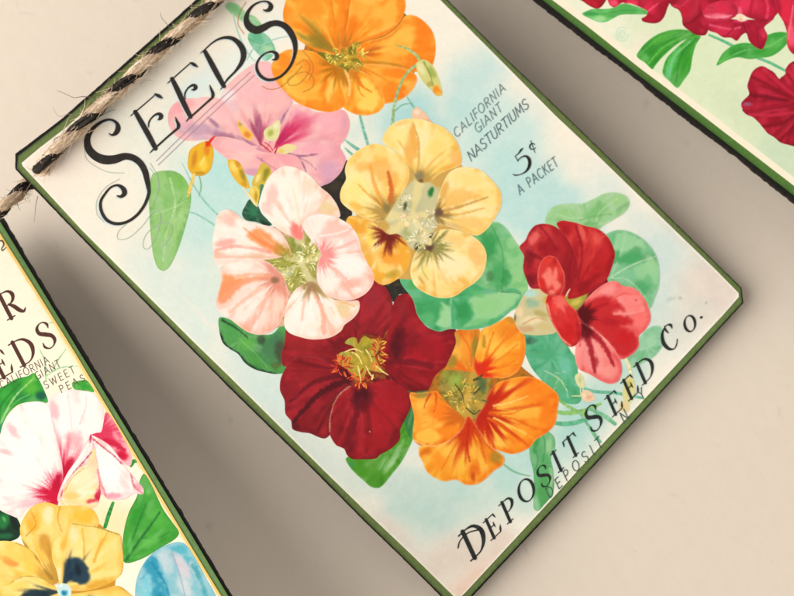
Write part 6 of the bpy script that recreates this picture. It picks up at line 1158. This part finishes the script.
# ------------------------------------------------------------------ twine
def twine():
    px = [(-26, 232, -.0016), (-12, 220, .0012), (0, 210.5, .0022), (12, 199.5, .0006), (22, 190, -.0024), (31, 182, -.0042), (36, 176, -.0036), (38.5, 172.5, -.001), (41, 169, .0010), (46, 162, .0021), (58, 148.5, .0026),
          (83, 123.5, .0027), (122, 85.5, .0029), (161, 48.5, .0031), (201, 13, .0031), (240, -22, .0030), (290, -68, .0026), (312, -88, .0018), (320, -95, -.001), (330, -103, -.004), (352, -118, -.002), (380, -128, .0012), (440, -122, .0022), (466, -104, .0015), (474, -96, -.002)]
    pts = np.array([mid.plane.P(x, y, h) for x, y, h in px])
    # resample by arc length
    dense = []
    n = len(pts)
    for i in range(n - 1):
        p0, p1, p2, p3 = pts[max(i - 1, 0)], pts[i], pts[i + 1], pts[min(i + 2, n - 1)]
        for t in np.arange(0, 1, .05):
            dense.append(.5 * ((2 * p1) + (p2 - p0) * t + (2 * p0 - 5 * p1 + 4 * p2 - p3) * t * t + (3 * p1 - p0 - 3 * p2 + p3) * t**3))
    dense = np.array(dense + [pts[-1]])
    s = np.r_[0, np.cumsum(np.linalg.norm(np.diff(dense, axis=0), axis=1))]
    STEP = .00012
    q = np.arange(0, s[-1], STEP)
    ax = np.stack([np.interp(q, s, dense[:, k]) for k in range(3)], 1)
    for _ in range(14):
        ax[1:-1] = (ax[:-2] + 2 * ax[1:-1] + ax[2:]) / 4
    T = np.gradient(ax, axis=0); T /= np.linalg.norm(T, axis=1)[:, None]
    N = CN - (T @ CN)[:, None] * T; N /= np.linalg.norm(N, axis=1)[:, None]
    B = np.cross(T, N)
    PX = 0.09 / 434.0                      # metres per photo pixel on the card
    # phase: a black strand faces the viewer at (83,124)
    ref = mid.plane.P(np.array(83.0), np.array(123.5), .0027)
    i0 = int(np.argmin(np.linalg.norm(ax - ref, axis=1)))
    pitch = 54.0 * PX
    ang = (q - q[i0]) / pitch * 2 * math.pi
    loc = pts[8]
    root = thing('twine', 'black and natural two-ply twine threaded through the corner holes of the cards', 'twine', tuple(loc))
    rng = np.random.default_rng(5)

    def strand(name, phase, off, side, ra, colour_a, colour_b, lab):
        M = 26
        V, CO = [], []
        a = ang + phase
        cen = ax + N * (np.cos(a) * off)[:, None] + B * (np.sin(a) * side)[:, None]
        tt = np.gradient(cen, axis=0); tt /= np.linalg.norm(tt, axis=1)[:, None]
        nn = N - np.sum(N * tt, 1)[:, None] * tt; nn /= np.linalg.norm(nn, axis=1)[:, None]
        bb = np.cross(tt, nn)
        th = np.linspace(0, 2 * math.pi, M, endpoint=False)
        I, TH = np.meshgrid(np.arange(len(q)), th, indexing='ij')
        # fibres run along the strand, twisted the other way
        tw = TH * 20 / (2 * math.pi) + q[:, None] / pitch * 7
        fib = vnoise(tw, q[:, None] / PX / 20.0, 3 + int(phase * 7)) * .6 + vnoise(tw * 2.1, q[:, None] / PX / 9.0, 9) * .4
        lump = vnoise(q / PX / 11.0, q * 0 + phase * 3, 17)[:, None]
        R = ra * (0.90 + 0.22 * fib + .10 * (lump - .5))
        P = cen[:, None, :] + nn[:, None, :] * (np.cos(TH) * R)[..., None] + bb[:, None, :] * (np.sin(TH) * R)[..., None]
        ca, cb = hx(colour_a), hx(colour_b)
        f = sstep(.25, .8, fib)[..., None]
        col = ca * (1 - f) + cb * f
        col += (vnoise(TH * 5, q[:, None] / PX / 1.5, 23)[..., None] - .5) * .08
        V = (P.reshape(-1, 3) - loc)
        F = []
        n_ = len(q)
        for i in range(n_ - 1):
            for j in range(M):
                k = (j + 1) % M
                F.append((i * M + j, i * M + k, (i + 1) * M + k, (i + 1) * M + j))
        o = make_obj(name, V, F, M_JUTE, root, lin(col.reshape(-1, 3)), smooth=True)
        o['label'] = lab
        return o

    strand('strand', 0.0, 4.8 * PX, 2.0 * PX, 4.3 * PX, '1A1715', '48413B', 'black strand')
    strand('strand', math.pi, 2.0 * PX, 1.2 * PX, 5.4 * PX, 'B59A7C', 'EFD8BE', 'natural jute strand')

    # loose fibres standing off the twine
    V, F, CO = [], [], []

    def hair(path, w, col):
        p = np.array(path)
        t = np.gradient(p, axis=0); t /= np.maximum(np.linalg.norm(t, axis=1), 1e-12)[:, None]
        u = np.cross(t, CN); u /= np.maximum(np.linalg.norm(u, axis=1), 1e-9)[:, None]
        v = np.cross(t, u)
        b = len(V)
        for i in range(len(p)):
            r = w * (1 - .6 * i / len(p)) / 2
            for k in range(4):
                c, s_ = math.cos(k * math.pi / 2), math.sin(k * math.pi / 2)
                V.append(p[i] + u[i] * r * c + v[i] * r * s_ - loc)
                CO.append(lin(hx(col)))
        for i in range(len(p) - 1):
            for k in range(4):
                F.append((b + i * 4 + k, b + i * 4 + (k + 1) % 4, b + (i + 1) * 4 + (k + 1) % 4, b + (i + 1) * 4 + k))

    vis = np.where(q > 0)[0]
    for k in range(1300):
        i = int(rng.integers(10, len(q) - 10))
        a = rng.uniform(-1.9, 1.9)
        d0 = N[i] * math.cos(a) + B[i] * math.sin(a)
        st = ax[i] + d0 * PX * rng.uniform(4.6, 7.0)
        L = PX * rng.gamma(2.2, 3.0)
        dr = T[i] * rng.choice([-1, 1]) * rng.uniform(.6, 1.6) + d0 * rng.uniform(.15, .7)
        dr /= np.linalg.norm(dr)
        cv = rng.normal(0, .5, 3)
        path = []
        p = st.copy()
        for j in range(8):
            path.append(p.copy())
            p = p + dr * L / 7
            dr = dr + cv * .16; dr /= np.linalg.norm(dr)
        hair(path, PX * rng.uniform(.35, .7), rng.choice(['E2C6A6', 'C9A888', 'EAD3B6', '3A342F', 'B4957A'], p=[.3, .25, .2, .15, .1]))
    # the long hairs that show against the wall and the paper
    def flat_hair(pts, h0, h1, w, col):
        sp_ = spline(pts, False, 1.0)
        hh = np.linspace(h0, h1, len(sp_))
        hair([mid.plane.P(np.array(x), np.array(y), h) for (x, y), h in zip(sp_, hh)], w * PX, col)

    flat_hair([(96, 98.5), (90, 97), (82, 96.5), (74, 97.5), (66, 94), (57, 90.5)], .002, .0028, .9, '6E6253')
    flat_hair([(80, 115), (72, 114), (66, 114.5), (60, 116.5), (56, 113), (53, 107)], .002, .0026, .6, '8F8272')
    flat_hair([(172, 30), (167, 24), (162, 18), (160, 12)], .0022, .003, .8, '5E564C')
    flat_hair([(178, 30), (173, 33), (166, 36)], .003, .003, .7, '5E564C')
    flat_hair([(118, 93), (104, 98), (100, 95), (90, 98)], .0042, .004, .6, '4A423A')
    flat_hair([(33, 181), (29, 186), (26, 192), (27, 197), (30, 201), (29, 202), (25, 199)], .0, .001, .7, '9C8674')
    flat_hair([(38, 196), (36, 204), (35, 214), (34, 222)], -.003, -.004, .7, 'A08C7C')
    flat_hair([(140, 84), (148, 80), (155, 82)], .003, .002, .5, 'A98C70')
    o = make_obj('loose_fibres', V, F, M_JUTE, root, np.array(CO))
    return root


twine()
# punched hole the twine leaves by
hole = shape(mid, 'punched_hole', [(38.5 + 4.6 * math.cos(a), 170.2 + 4.6 * math.sin(a)) for a in np.arange(0, 6.28, .5)], '1C1917', (), sp=1.2)
